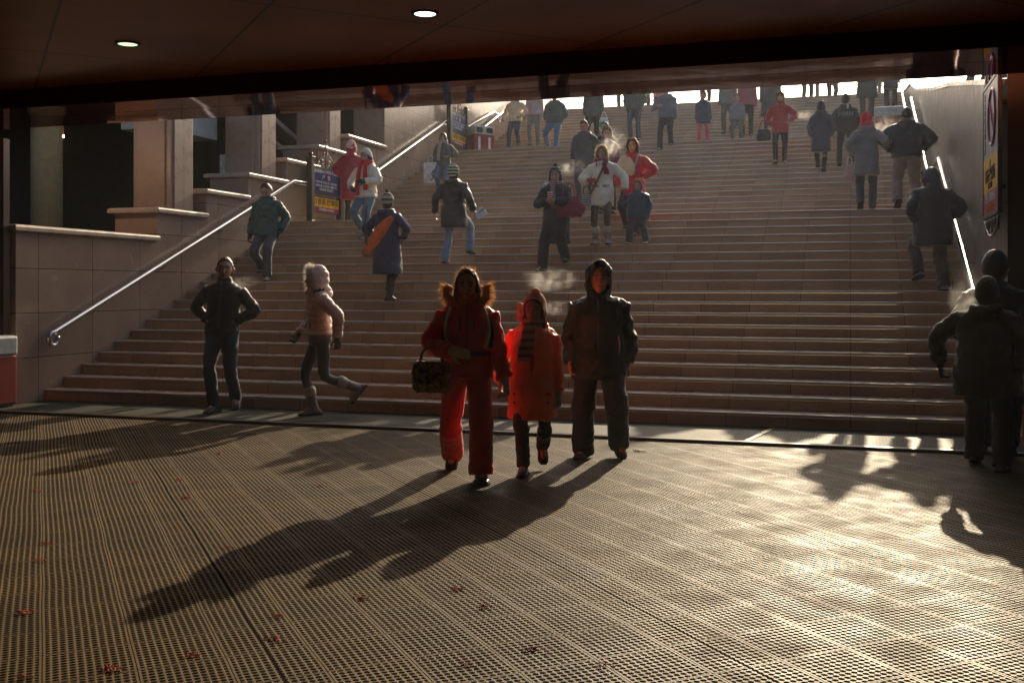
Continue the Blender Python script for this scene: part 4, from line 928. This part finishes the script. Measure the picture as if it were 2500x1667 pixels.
# black coat, yellow striped hat, jeans, arms spread
p = Person((-5.82, 15.50, 1.82), 1.50, 'person in a black padded coat, jeans and yellow-green striped hat climbing with arms spread', yaw=178, lean=-2, head=(0, 14), feet=[(-.16, -.26, .14, 10, 5), (.12, .06, 0, 0, 5)], hands=[(-.37, -.03, .90, (-.4, .8, 0)), (.36, -.02, .88, (.4, .8, 0))], seed=10, vox=VX(16.6), face=False, wide=1.05)
p.trousers(F_('light_jeans', (.22, .32, .42), rough=.8, sheen=.2, bump=.8), thigh=.088, knee=.072, hem=.072, low=.03, wr=.008); p.shoes(F_('grey_shoe', (.22, .2, .19)))
p.coat(F_('black_puffer', (.045, .038, .036), rough=.5, sheen=.3), hem=.62, w=1.08, cr=1.1, puff=.008, pitch=.12, sleeve=.078, cuffr=.056, flare=1.12, hood='down'); p.hair(vol=1.08)
ST2 = fabric('yellow_knit', (.72, .66, .36), rough=.9, sheen=.5, stripes=(.05, [(0, .45, (.02, .05, .06))]))
p.hat(ST2, kx=1.26, phi=92, dirn=(0, -.45, -.9), top=.04)
b = item('leaflets', tuple(p.W(p.arm[0][2]+A([-.05, 0, -.10]))), 'white and green leaflets fanned out in the right hand of the person in jeans', 'leaflets')
for k, mm in enumerate((M_WHT, simple('leaf_green', (.1, .45, .12)), M_WHT, M_WHT)):
    g = G(); c_, s_ = math.cos(R(-60+k*14)), math.sin(R(-60+k*14)); v = [(x*c_-z*s_, -.01+k*.006+dy, x*s_+z*c_) for dy in (0, .003) for x, z in ((-.04, 0), (.04, 0), (.04, .17), (-.04, .17))]
    g.add(v, [(0, 1, 2, 3), (7, 6, 5, 4), (0, 4, 5, 1), (1, 5, 6, 2), (2, 6, 7, 3), (3, 7, 4, 0)]).obj('sheet', mm, b)
# maroon coat at the board, from behind
p = Person((-9.02, 18.5, 2.66), 1.55, 'woman in a long maroon padded coat, back turned, at the iron notice board', yaw=192, head=(8, 4), feet=[(-.09, 0, 0, 0, 5), (.09, -.1, 0, 0, 5)], hands=['bend', (.20, -.08, .98)], seed=11, vox=VX(19.7), face=False)
p.trousers(BLACK2, thigh=.08, knee=.062, hem=.05, low=0); p.shoes(SHOEB, shaft=.22)
p.coat(MAROON, hem=.50, w=1.1, cr=1.1, puff=.006, pitch=.14, sleeve=.08, cuffr=.06, flare=1.10, hood='up'); p.ruff(FUR_C, r=.03, n=500, L=.03); p.hat(KNITP, kx=1.36, phi=110, dirn=(0, -.6, -.9)); p.gloves(BLACK2)
# white jacket, red scarf
p = Person((-7.98, 16.98, 2.38), 1.60, 'woman in a cream padded jacket, white knitted hat and long red scarf, looking down', yaw=-4, head=(-8, -14), feet=[(-.10, .05, 0, 0, 6), (.09, -.22, -.14, 0, 6)], hands=[(-.22, -.18, 1.0, (-.7, .6, 0)), (.10, -.26, 1.10, (.8, .4, -.2))], seed=12, vox=VX(18.5), hair=(.03, .018, .012))
p.trousers(F_('washed_jeans', (.13, .20, .24), rough=.8, bump=.8), thigh=.09, knee=.076, hem=.07, low=0, wr=.007); p.shoes(F_('taupe_boot', (.24, .20, .16)), shaft=.30)
p.coat(CREAM, hem=.82, w=1.04, puff=.008, pitch=.09, sleeve=.08, cuffr=.056, flare=1.02, hood='down')
p.scarf(CRIM, tails=((-.06, -.10, .85, .0), (.05, .07, .95, .015)), r=.045); p.hair(length=.12, phi=72); p.hat(KNITW, kx=1.28, phi=82, dirn=(0, -.75, -.8)); p.gloves(F_('charcoal_glove', (.05, .05, .06)))
# pompom hat, long black coat, maroon bag, cup
p = Person((-4.19, 15.50, 1.82), 1.58, 'woman in a long black coat and black bobble hat holding a paper cup', yaw=-2, head=(6, -2), feet=[(-.13, -.28, -.14, 0, 8), (.14, .02, 0, 12, 10)], hands=[(-.045, -.25, 1.16, (-.9, .3, -.35), (.8, .3, 0)), (.045, -.25, 1.17, (.9, .3, -.35), (-.8, .3, 0))], seed=13, vox=VX(16), hair=(.03, .018, .012), lean=2)
p.trousers(BLACK2, thigh=.098, knee=.088, hem=.082, low=.045); p.shoes(SHOEB)
p.coat(F_('soft_black_coat', (.035, .033, .032), rough=.7), hem=.50, w=1.12, cr=1.1, puff=.004, pitch=.16, sleeve=.084, cuffr=.06, flare=1.05, hood='down', fold=.011)
g = G(); g.tube([p.T((-.19, .0, 1.43)), p.T((-.16, .10, 1.44)), p.T((-.02, .14, 1.44)), p.T((.12, .1, 1.43))], [.03, .045, .045, .03], n=10); fused(g, 'hood_lining', LGREY, p.root, .012, lambda c: .006*snoise(c, 50, 2))
p.flatpiece('white_zip', M_WHT, [p.T((-.03, -.146, 1.15)), p.T((-.035, -.155, .95)), p.T((-.04, -.17, .75)), p.T((-.04, -.175, .54))], .012, .006)
p.scarf(fabric('plaid_scarf', (.42, .30, .27), stripes=(.03, [(0, .4, (.25, .08, .07))])), tails=((-.02, .01, 1.05, 0),), r=.034); p.hair(length=.22, phi=72, front=True)
PAT = fabric('patterned_knit', (.03, .028, .03), rough=.9, sheen=.4, stripes=(.05, [(.1, .25, (.5, .5, .5))])); p.hat(PAT, kx=1.25, phi=84, dirn=(0, -.7, -.8), pom=FUR_K, pomr=.034, top=.02, ears=True)
wp = (p.arm[0][2]+p.arm[1][2])/2
b = item('paper_cup', tuple(p.W(wp+A([0, -.065, .03]))), 'red and white paper cup held by the woman in the long black coat', 'cup'); G().tube([(0, 0, 0), (0, 0, .09)], [.030, .040], n=18, rcap=False).obj('cup', fabric('cup_stripe', (.75, .68, .6), stripes=(.03, [(0, .5, (.5, .05, .04))])), b, True); G().tube([(0, 0, .091), (0, 0, .098)], [.042, .041], n=18, rcap=False).obj('lid', M_WHT, b, True)
b = item('handbag', tuple(p.W((.27, -.16, .66))), 'large maroon tote bag hanging at the hip of the woman in the long black coat', 'handbag', R(-8)); softbag(b, F_('bag_maroon', (.26, .035, .06), rough=.4, sheen=.2, bump=1), .44, .15, .30, lump=.014, seed=5, top=.6, vox=.012)
for yy in (-.04, .04): handle(b, F_('bag_maroon', (.26, .035, .06)), (-.12, yy, .26), (.08, yy, .26), .24, .010)
# fur hooded cream coat
p = Person((-3.64, 16.2, 2.10), 1.52, 'woman in a cream patterned coat with a fur-trimmed hood, leading a small child', yaw=0, head=(0, -3), feet=[(-.10, -.02, 0, 0, 10), (.10, -.08, 0, 0, 12)], hands=[(-.20, -.20, 1.10, (-.8, .5, -.2)), (.40, -.06, .93, (.7, .5, 0))], seed=14, vox=VX(16.4), hair=(.03, .018, .012))
p.trousers(BROWNG, thigh=.082, knee=.062, hem=.052, low=0); p.shoes(SHOEG, shaft=.20, cuff=FUR_W)
p.coat(F_('cream_coat', (.88, .76, .54), rough=.6, sheen=.4), hem=.66, w=1.02, puff=.005, pitch=.13, sleeve=.08, cuffr=.06, flare=1.05, hood='up'); p.ruff(FUR_C, r=.038, n=1300, L=.032)
p.scarf(F_('dark_red_scarf', (.28, .03, .03)), tails=((.05, .10, 1.2, 0),), r=.036, high=1.44); p.hair(length=.08, phi=72, front=True); p.gloves(F_('red_glove', (.42, .03, .05)), curl=45)
for sg in (-1, 1):
    for k in range(4):
        x0 = sg*(.05+.03*k); p.flatpiece('knit_motif', BLACK2, [p.T((x0-.012, -.153, .985)), p.T((x0+.012, -.153, 1.02))], .0035, .003); p.flatpiece('knit_motif', BLACK2, [p.T((x0+.012, -.153, .985)), p.T((x0-.012, -.153, 1.02))], .0035, .003)
p.flatpiece('cross_strap', fabric('striped_strap', (.25, .15, .06), stripes=(.02, [(0, .5, (.03, .02, .01))])), [p.T((.08, -.13, 1.42)), p.T((.02, -.165, 1.25)), p.T((-.10, -.165, 1.02)), p.T((-.19, -.13, .86))], .018, .006)
b = item('shoulder_bag', tuple(p.W((-.24, -.08, .60))), 'small patterned black and white bag at the hip of the woman in the cream coat', 'bag'); softbag(b, fabric('bw_bag', (.5, .48, .45), stripes=(.03, [(0, .4, (.03, .03, .03))])), .15, .07, .19); handle(b, BLACK2, (-.05, 0, .17), (.05, 0, .17), .14)
# small child
p = Person((-3.09, 16.2, 2.10), 1.0, 'small child in a navy jacket with a crimson hood beside the cream coat', yaw=-6, head=(10, -2), feet=[(-.12, 0, 0, 0, 8), (.12, -.03, 0, 0, 10)], hands=[(-.24, -.10, 1.10, (-.8, .3, 0)), (.24, -.04, .86, (.5, .8, 0))], seed=15, vox=.0095, child=1.0, wide=1.15)
p.trousers(F_('slate_trousers', (.07, .075, .08)), thigh=.12, knee=.10, hem=.095, low=0); p.shoes(SHOEC, shaft=.22)
p.coat(F_('navy_kid', (.035, .055, .08), rough=.5), hem=.72, w=1.3, cr=1.25, puff=.005, pitch=.11, sleeve=.10, cuffr=.075, flare=1.05, collar=.02)
g = G(); g.loft([p.ring(z, .21*1.25, .155*1.25) for z in (.69, .74)]); p.part(g, 'hem_band', PINK)
g = G(); p.shell(g, 1.22, 1.2, 62, (0, -1, -.15), th=.016, cz=.004, cy=.01, low=1.1); p.part(g, 'hood', F_('crimson_hood', (.40, .02, .06)))
p.hair(phi=60, vol=1.06)
# red coat woman
p = Person((-3.33, 17.05, 2.38), 1.60, 'woman in a red hooded coat with a cream cross-body bag', yaw=-4, head=(0, -2), feet=[(-.10, .05, 0, 0, 5), (.09, -.2, -.14, 0, 5)], hands=[(-.22, -.05, .90, (-.7, .6, 0)), (.21, -.14, 1.02, (1, .5, .1))], seed=16, vox=VX(17.2), skin=(.72, .33, .12))  # skin colour carries the orange light reflected onto her face
p.trousers(BLACK2); p.shoes(SHOEB)
p.coat(F_('bright_red', (.55, .015, .03), rough=.55), hem=.58, w=1.06, cr=1.08, puff=.006, pitch=.12, sleeve=.08, cuffr=.058, flare=1.08, hood='up'); p.ruff(FUR_D, r=.03, n=600, L=.03); p.hair(length=.02, phi=72); 
p.flatpiece('cross_strap', F_('cream_strap', (.6, .42, .26)), [p.T((.12, -.12, 1.42)), p.T((.08, -.155, 1.25)), p.T((0, -.165, 1.08))], .016, .006)
b = item('shoulder_bag', tuple(p.W((-.07, -.22, .84))), 'cream cloth cross-body bag on the woman in the red hooded coat', 'bag', R(-5)); softbag(b, F_('cream_cloth', (.62, .47, .30), rough=.8), .32, .09, .30, top=.55, seed=4, vox=.012)
# black hat behind the fur hood
p = Person((-3.82, 17.35, 2.66), 1.42, 'person in a black cap almost hidden behind the woman in the cream coat', yaw=2, head=(6, -12), hands=['hang', 'hang'], seed=17, vox=VX(17.4))
p.trousers(BLACK2); p.shoes(SHOEB); p.coat(DGREY, hem=.74, w=1.05, puff=.006, collar=.02); p.hair(vol=1.1); p.hat(BLACK2, kx=1.27, phi=86, dirn=(0, -.7, -.8))
# grey jacket pair
p = Person((-5.14, 21.2, 3.22), 1.62, 'man in a dark grey padded jacket looking down at his feet, beside a bare-headed man', yaw=-6, head=(-6, -30), feet=[(-.09, -.05, 0, 0, 8), (.09, .3, .14, 0, 5)], hands=[(-.25, -.05, .86), (.24, 0, .88)], seed=18, vox=VX(21.8), skin=(.55, .24, .18))
p.trousers(F_('slate_trousers', (.07, .075, .08))); p.shoes(SHOEB); p.coat(DGREY, hem=.70, w=1.06, puff=.009, pitch=.11, sleeve=.08, flare=1.06, collar=.02, hood='down'); p.hair(phi=86, vol=1.085, dirn=(0, -.74, -.67), th=.010)
p = Person((-4.76, 21.4, 3.22), 1.60, 'bare-headed man with short black hair in a dark open-necked jacket', yaw=-6, head=(-8, -10), hands=['hang', 'hang'], seed=19, vox=VX(21.8))
p.trousers(BLACK2); p.shoes(SHOEB); p.coat(F_('dark_teal', (.035, .05, .055)), hem=.80, w=1.08, sleeve=.076); p.hair(phi=86, vol=1.085, dirn=(0, -.74, -.67), th=.010); p.flatpiece('shirt_collar', LGREY, [p.T((-.06, -.10, 1.44)), p.T((0, -.13, 1.36)), p.T((.06, -.10, 1.44))], .012, .006)
# grey scarf woman, white bag
p = Person((-8.62, 22.3, 3.64), 1.40, 'woman in a long dark coat with a pinkish-grey scarf and black-framed glasses', yaw=8, head=(-12, 0), hands=[(-.27, -.04, .80), (.18, -.16, 1.06, (.9, .5, 0))], seed=20, vox=VX(23.9), feet=[(-.1, 0, 0, 0, 5), (.1, -.2, -.14, 0, 5)])
p.trousers(JEAN); p.shoes(SHOEB); p.coat(OLIVE, hem=.45, w=1.08, flare=1.1, sleeve=.076); p.scarf(F_('rose_scarf', (.42, .32, .28)), tails=((-.05, -.10, .95, 0),), r=.045); p.hair(phi=64, vol=1.16, length=.02)
b = item('shopping_bag', tuple(p.W((-.28, -.05, .13))), 'white paper carrier bag with a dark motif held by the woman with the pinkish-grey scarf', 'bag'); G().box(-.15, .15, -.05, .05, 0, .46).obj('body', M_WHT, b, bevel=.01); handle(b, M_WHT, (-.06, 0, .46), (.06, 0, .46), .16, .006)
g = G(); g.tube([(.03, -.053, .06), (.09, -.053, .12), (.05, -.053, .2), (.1, -.053, .28)], [.014]*4, n=6, flat=.2, up=(0, 1, 0)); g.obj('motif', M_BLK, b)
# ============================ middle flight, right side
p = Person((-1.42, 23.42, 4.06), 1.53, 'woman in a short crimson coat and fur hood with a black handbag', yaw=0, feet=[(-.09, -.15, -.0, 0, 5), (.09, .02, 0, 0, 8)], hands=[(-.27, -.06, .90), (.21, -.12, 1.0, (1, .5, 0))], seed=21, vox=VX(22.7), wide=.95)
p.trousers(BLACK, thigh=.082, knee=.066, hem=.055, low=0); p.shoes(SHOEB, shaft=.25); p.coat(F_('crimson_coat', (.42, .02, .045)), hem=.72, w=1.04, puff=.005, sleeve=.078, flare=1.06, hood='up'); p.ruff(FUR_B, r=.035, n=500, L=.03); p.hair(phi=58)
b = item('handbag', tuple(p.W((-.34, -.08, .50))), 'black handbag carried by the woman in the short crimson coat', 'handbag'); softbag(b, F_('bag_black', (.02, .02, .022), rough=.35), .30, .14, .26, vox=.014); handle(b, BLACK, (-.08, 0, .24), (.08, 0, .24), .2, .01)
p = Person((-.57, 22.70, 3.78), 1.46, 'woman in a long navy coat climbing, left of the lettered black jacket', yaw=182, head=(-8, 0), feet=[(-.05, .12, 0, 20, 5), (.06, -.2, .14, 0, 5)], hands=[(-.24, .02, .85), (.24, .04, .85)], seed=22, vox=VX(21.8), face=False)
p.trousers(BROWNG, thigh=.075, knee=.055, hem=.045, low=0); p.shoes(BLACK, shaft=.27); p.coat(F_('indigo_coat', (.035, .035, .07)), hem=.50, w=1.06, flare=1.14, sleeve=.075, hood='down', puff=.003); p.hair(phi=66, vol=1.2, length=.06)
p = Person((-.10, 22.98, 3.92), 1.47, 'man in a black jacket with lettering across the back climbing beside the woman in navy', yaw=180, feet=[(-.11, -.18, .14, 0, 8), (.11, .08, 0, 10, 8)], hands=[(-.26, .02, .86), (.26, 0, .86)], seed=23, vox=VX(22), face=False, wide=1.1)
p.trousers(BLACK2); p.shoes(SHOEB); cj = p.coat(F_('black_shell', (.03, .03, .032)), hem=.84, w=1.08, sleeve=.078, hood='down'); p.hair(phi=86, vol=1.085, dirn=(0, -.74, -.67), th=.010); p.hat(BLACK, kx=1.22, phi=90, dirn=(0, -.6, -.9))
text('JNSEN', .11, LGREY, cj, Matrix.Translation(tuple(p.T((0, .148, 1.22))))@Matrix.Rotation(R(180), 4, 'Z')@Matrix.Rotation(R(90), 4, 'X'))
for sx_ in (-.012, .012): p.flatpiece('white_stripe', M_WHT, [p.T((-.05+sx_, .175, 1.44)), p.T((-.05+sx_, .19, 1.34))], .006, .005)
p = Person((.24, 17.62, 2.66), 1.50, 'woman in a long grey padded coat with a crimson bobble hat and scarf', yaw=178, head=(-16, 2), feet=[(-.08, -.15, 0, 0, 5), (.09, .08, 0, 26, 5)], hands=[(-.33, -.06, 1.12, (-.5, .3, -.6)), (.22, -.08, .98)], seed=24, vox=VX(16.8), face=False)
p.trousers(F_('slate_trousers', (.07, .075, .08)), thigh=.085, knee=.075, hem=.07); p.shoes(F_('brown_boot', (.09, .06, .045)), shaft=.2); p.coat(F_('grey_puffer', (.22, .20, .18), rough=.6), hem=.60, w=1.06, cr=1.1, puff=.007, pitch=.055, sleeve=.078, flare=1.12, hood='down')
p.scarf(CRIM, r=.052, tails=()); p.hair(vol=1.1); p.hat(CRIM, kx=1.27, phi=92, dirn=(0, -.6, -.9), pom=FUR_P, pomr=.03)
fused(G().ell(p.Hd((.15, .0, .05)), (.045, .045, .045)), 'pompom', FUR_D, p.cl['hat'], .009, lambda c: .008*snoise(c, 120, 2))
b = item('plastic_bag', tuple(p.W((.26, -.06, .44))), 'thin pinkish plastic bag in the left hand of the woman in the grey coat', 'bag'); softbag(b, F_('thin_plastic', (.55, .33, .30), rough=.4), .18, .10, .28, top=.4, vox=.012); handle(b, M_WHT, (-.04, 0, .26), (.04, 0, .26), .14, .006)
p = Person((.83, 17.62, 2.66), 1.58, 'man in a black puffed jacket and grey-brown trousers climbing by the right handrail', yaw=182, head=(0, -16), feet=[(-.13, -.18, .0, 0, 8), (.12, .06, 0, 30, 8)], hands=[(-.24, -.10, 1.0, (-1, .6, .1)), (.25, -.08, 1.0, (1, .6, .1))], seed=25, vox=VX(16.6), face=False, wide=1.14, lean=4)
p.trousers(KHAKI, thigh=.105, knee=.092, hem=.085, low=.02, wr=.010); p.shoes(F_('tan_shoe', (.25, .19, .15)), big=1.05); p.coat(F_('black_puff', (.012, .013, .018), rough=.6), hem=.86, w=1.14, cr=1.15, sleeve=.10, cuffr=.065, fold=.010, hood='down'); p.hair(phi=86, vol=1.085, dirn=(0, -.74, -.67), th=.010)
p = Person((.99, 14.50, 1.40), 1.55, 'person in a black coat with a large dark fur-edged hood by the right handrail', yaw=196, head=(14, -6), lean=5, feet=[(-.10, .06, 0, 0, 5), (.10, -.18, .14, 12, 5)], hands=[(-.22, -.10, 1.0, (-1, .5, .1)), (.22, -.06, .98)], seed=26, vox=VX(13.6), face=False, wide=1.15)
p.trousers(F_('brown_trousers', (.13, .10, .085), bump=.8), thigh=.10, knee=.088, hem=.08, wr=.009); p.shoes(F_('trainer', (.25, .23, .22)), big=1.05); p.coat(F_('ink_coat', (.014, .018, .024), rough=.6), hem=.62, w=1.14, cr=1.15, sleeve=.094, cuffr=.066, flare=1.10, hood='up'); p.ruff(FUR_K, r=.045, n=500, L=.04)
p.flatpiece('orange_collar', ORANGE, [p.T((-.09, .07, 1.47)), p.T((0, .11, 1.46)), p.T((.09, .07, 1.47))], .012, .008)
# ============================ the upper crowd
def crowd(x, y, z, H, lab, coat, trs, hem=.86, w=1.05, yaw=0, seed=0, puff=.008, pitch=.09, hands=('hang', 'hang'), feet=None, hood='down', hat=None, fur=None, flare=1.02, shoe=None, head=(0, 0), fold=.006, face=True, child=0, sleeve=.078, wide=1.0, bag=None):
    p = Person((x, y, z), H, lab, yaw=yaw, head=head, feet=feet or [(-.10, -.05, 0, 0, 8), (.10, .05, 0, 0, 8)], hands=list(hands), seed=seed, vox=VX(25), face=face, wide=wide, child=child)
    p.trousers(trs); p.shoes(shoe or SHOEB); p.coat(coat, hem=hem, w=w, puff=puff, pitch=pitch, sleeve=sleeve, flare=flare, hood=hood, fold=fold)
    if fur: p.ruff(fur, r=.03, n=350, L=.03)
    p.hair(phi=86, vol=1.085, dirn=(0, -.74, -.67), th=.010)
    if hat: p.hat(hat, kx=1.24, phi=86, dirn=(0, -.6, -.85))
    return p
DN = [(-.10, .06, 0, 0, 8), (.11, -.26, -.14, 0, 8)]; DN2 = [(-.11, -.26, -.14, 0, 8), (.10, .06, 0, 10, 8)]
crowd(-9.05, 29.05, 5.46, 1.70, 'man in a beige padded jacket and dark trousers, leftmost of the upper crowd', BEIGE, JEAND, puff=.012, pitch=.13, hands=[(-.36, -.06, .90), (.21, -.12, 1.0, (1, .5, 0))], seed=31, feet=DN2)
crowd(-8.50, 29.1, 5.46, 1.66, 'person in a pale pinkish jacket and grey trousers beside the man in beige', F_('dusty_pink', (.5, .38, .38)), F_('mid_grey', (.2, .19, .18)), seed=32, puff=.004, hem=.88)
crowd(-7.0, 25.75, 4.90, 1.66, 'man in a dark green bomber jacket and blue jeans, legs apart on the upper landing', F_('bottle_green', (.07, .11, .10)), JEAN, seed=33, hands=['pocket', 'pocket'], w=1.12, feet=[(-.16, .0, 0, 0, 8), (.14, -.38, -.14, 0, 8)])
p = crowd(-7.28, 29.05, 5.46, 1.68, 'man in a long dark coat carrying a white and green bag', OLIVE, BLACK2, hem=.78, seed=34, puff=0)
p.root.location = (-6.05, 25.9, 4.90)
b = item('shopping_bag', tuple(p.W((.28, -.08, .40))), 'white and green carrier bag held by the man in the long dark coat', 'bag', R(20)); softbag(b, fabric('green_white', (.70, .74, .70), stripes=(.30, [(.3, .75, (.02, .42, .12))])), .26, .1, .34, top=.7, vox=.014); handle(b, M_WHT, (-.06, 0, .32), (.06, 0, .32), .14)
crowd(-5.62, 29.0, 5.46, 1.74, 'broad man in a dark green jacket above the woman in the red hooded coat', F_('forest', (.055, .075, .07)), JEAND, w=1.22, hem=.80, seed=35, puff=0, hands=['pocket', 'pocket'])
crowd(-4.12, 25.12, 4.76, 1.64, 'man in a grey jacket with black trousers coming down just below the upper landing', BLUEG, BLACK2, seed=36, feet=DN2, puff=.007, w=1.08, hands=['bend', 'hang'])
crowd(-3.36, 25.9, 4.90, 1.26, 'child in a navy coat, pink trousers and dark cap on the upper landing', NAVY, PINK, seed=37, hem=.66, puff=.003, child=.4, hat=DGREY, yaw=6, w=1.15, flare=1.1)
crowd(-3.15, 29.35, 5.60, 1.60, 'person in a grey-green jacket standing left of the maroon jacket', F_('grey_green', (.16, .20, .19)), OLIVE, seed=38, w=1.0, hem=.84)
crowd(-2.62, 29.1, 5.46, 1.66, 'person in a maroon jacket and dark trousers in the middle of the upper crowd', F_('plum', (.34, .06, .10)), BLACK2, seed=39, w=1.12, puff=0)
crowd(-2.82, 28.5, 5.18, 1.32, 'child in a dark blue-grey jacket in front of the person in maroon', BLUEG, OLIVE, seed=40, child=.4, w=1.1)
crowd(-2.0, 28.9, 5.46, 1.78, 'tall person in a long dark grey coat behind the woman in the short crimson coat', F_('slate_coat', (.08, .08, .08)), BLACK2, hem=.48, w=1.15, flare=1.15, seed=41, puff=0, yaw=10)
# silhouettes against the sky at the top
TOP = [(-6.9, 'person in a grey-violet coat far up, left of the broad man', (.28, .24, .34), .80), (-6.35, 'person in a pale green and pink coat far up at the head of the stairs', (.45, .5, .42), .66), (-5.95, 'person in a pink coat far up, just left of the broad man', (.5, .18, .26), .5),
       (-4.3, 'slim dark figure against the sky, right of the man in the grey jacket', (.09, .09, .09), .75), (-3.55, 'dark figure against the sky behind the child in the navy coat', (.10, .11, .10), .70), (-3.2, 'dark figure in a skirted coat, right of the child in the navy coat', (.08, .08, .09), .5),
       (-1.25, 'dark figure against the sky above the woman in the short crimson coat', (.07, .08, .09), .8), (-.55, 'figure in grey with a pinkish waist bag against the sky', (.16, .14, .15), .85)]
for i, (x, lab, c, hem) in enumerate(TOP):
    crowd(x*1.02, YT+1.2+(i % 3)*.7, ZT, 1.62+.05*(i % 3), lab, F_('top_%d' % i, c), BLACK2, hem=hem, seed=50+i, yaw=(0, 170, 15, 180, -20)[i % 5], flare=1.12, w=1.08, face=False)
crowd(.42, 30.6, 6.02, 1.80, 'big dark figure on the top flight pointing to the left with an outstretched arm', F_('blackgreen', (.035, .05, .045)), BLACK2, hem=.55, w=1.25, flare=1.15, seed=61, yaw=0, hands=[(-.62, -.05, 1.18, (-.2, .3, -.6)), 'hang'], puff=0)
crowd(1.05, 31.2, 6.3, 1.7, 'dark figure beside the top of the right handrail', DGREY, BLACK2, hem=.6, seed=62, yaw=180)
for i, (x, y, z, lab) in enumerate(((2.35, 21.5, 5.15, 'dark figure standing behind the right wall, nearest the rail top'), (2.1, 17.4, 4.45, 'dark figure leaning over the right wall beside the sign'), (2.5, 26.0, 5.9, 'dark figure behind the right wall, farthest up'))):
    crowd(x, y, z, 1.6, lab, DGREY, BLACK2, hem=.7, seed=70+i, yaw=80, face=False)
# lamp / fence posts along the top
for i, (x, w_) in enumerate(((-3.95, .05), (-1.05, .07), (.9, .06), (1.25, .05))):
    e = empty('metal_post', (x, YT+3.6+i*.2, ZT), 0, ('slim grey post on the plaza behind the child in the navy coat', 'grey post on the plaza above the woman in the short crimson coat', 'grey post on the plaza behind the pointing figure', 'rightmost grey post on the plaza, by the right handrail')[i], 'post'); G().tube([(0, 0, 0), (0, 0, 4.2)], [w_, w_], n=14, rcap=False).obj('shaft', simple('post_grey', (.12, .13, .12), rough=.5), e, True); G().tube([(0, 0, 0), (0, 0, .1)], [w_*1.8, w_*1.6], n=14, rcap=False).obj('base', simple('post_grey', (.12, .13, .12)), e, True)
# ------------------------------------------------------------------ breath in the cold air
def breath(loc, r, lab, dens, seed, ax=(1, .7, .6)):
    m, t, p_ = mat('breath_%d' % seed); m.node_tree.nodes.remove(p_)
    v = t.n('ShaderNodeVolumePrincipled'); v.inputs['Color'].default_value = (.95, .93, .9, 1); v.inputs['Anisotropy'].default_value = .5
    tc = t.n('ShaderNodeTexCoord').outputs['Object']; nz = t.n('ShaderNodeTexNoise'); nz.inputs['Scale'].default_value = 2.6/r*.6; nz.inputs['Detail'].default_value = 4; nz.inputs['Distortion'].default_value = 1.2; t.l(tc, nz.inputs['Vector'])
    ln = t.n('ShaderNodeVectorMath'); ln.operation = 'LENGTH'; sc_ = t.n('ShaderNodeVectorMath'); sc_.operation = 'DIVIDE'; t.l(tc, sc_.inputs[0]); sc_.inputs[1].default_value = (r*ax[0], r*ax[1], r*ax[2]); t.l(sc_.outputs[0], ln.inputs[0])
    fall = t.ramp(ln.outputs['Value'], 1, .25); fall.node.clamp = True
    d = t.m('MULTIPLY', t.m('MULTIPLY', t.m('POWER', t.ramp(nz.outputs[0], .42, .68), 1.5), fall), dens); t.l(d, v.inputs['Density']); t.l(v.outputs[0], t.N['Material Output'].inputs['Volume'])
    g = G().ell((0, 0, 0), (r*ax[0], r*ax[1], r*ax[2])); o = g.obj('breath', m, None, True); o.location = loc; tag(o, lab, 'breath', kind='stuff'); return o
breath((-2.38, 8.55, 1.50), 0.20, 'wisp of breath drifting left of the hooded man in black', 3.8, 1, (1.3, .7, .6))
breath((-2.13, 7.85, 1.28), 0.12, 'small wisp of breath at the cheek of the child in orange', 3.8, 2)
breath((-6.62, 10.8, 1.50), 0.17, 'wisp of breath beside the head of the man in the black jacket', 2.4, 3, (1.2, .7, .6))
breath((-3.92, 15.4, 3.22), 0.19, 'puff of breath beside the black bobble hat', 5.4, 4, (1.2, .6, .7))
breath((-3.62, 16.8, 3.75), 0.26, 'large puff of breath at the shoulder of the woman in the red hooded coat', 4.3, 5, (1, .6, 1.1))
breath((.92, 9.6, 1.36), 0.24, 'wisp of breath in front of the pair at the right edge', 2.4, 6, (.7, .7, 1.2))
breath((.50, 17.9, 3.98), 0.21, 'glowing breath between the couple linking arms', 4.3, 7, (1, .7, 1.1))
breath((-.88, 22.5, 4.95), 0.20, 'faint breath left of the woman in the long navy coat', 3.8, 8)
# ------------------------------------------------------------------ cold hazy air
m, t, p_ = mat('haze'); m.node_tree.nodes.remove(p_)
v = t.n('ShaderNodeVolumePrincipled'); v.inputs['Color'].default_value = (.86, .93, 1.0, 1); v.inputs['Density'].default_value = HAZE; v.inputs['Anisotropy'].default_value = .5
t.l(v.outputs[0], t.N['Material Output'].inputs['Volume'])
tag(G().box(-140, 140, -30, 280, -1.4, 14).obj('haze', m), kind='stuff')
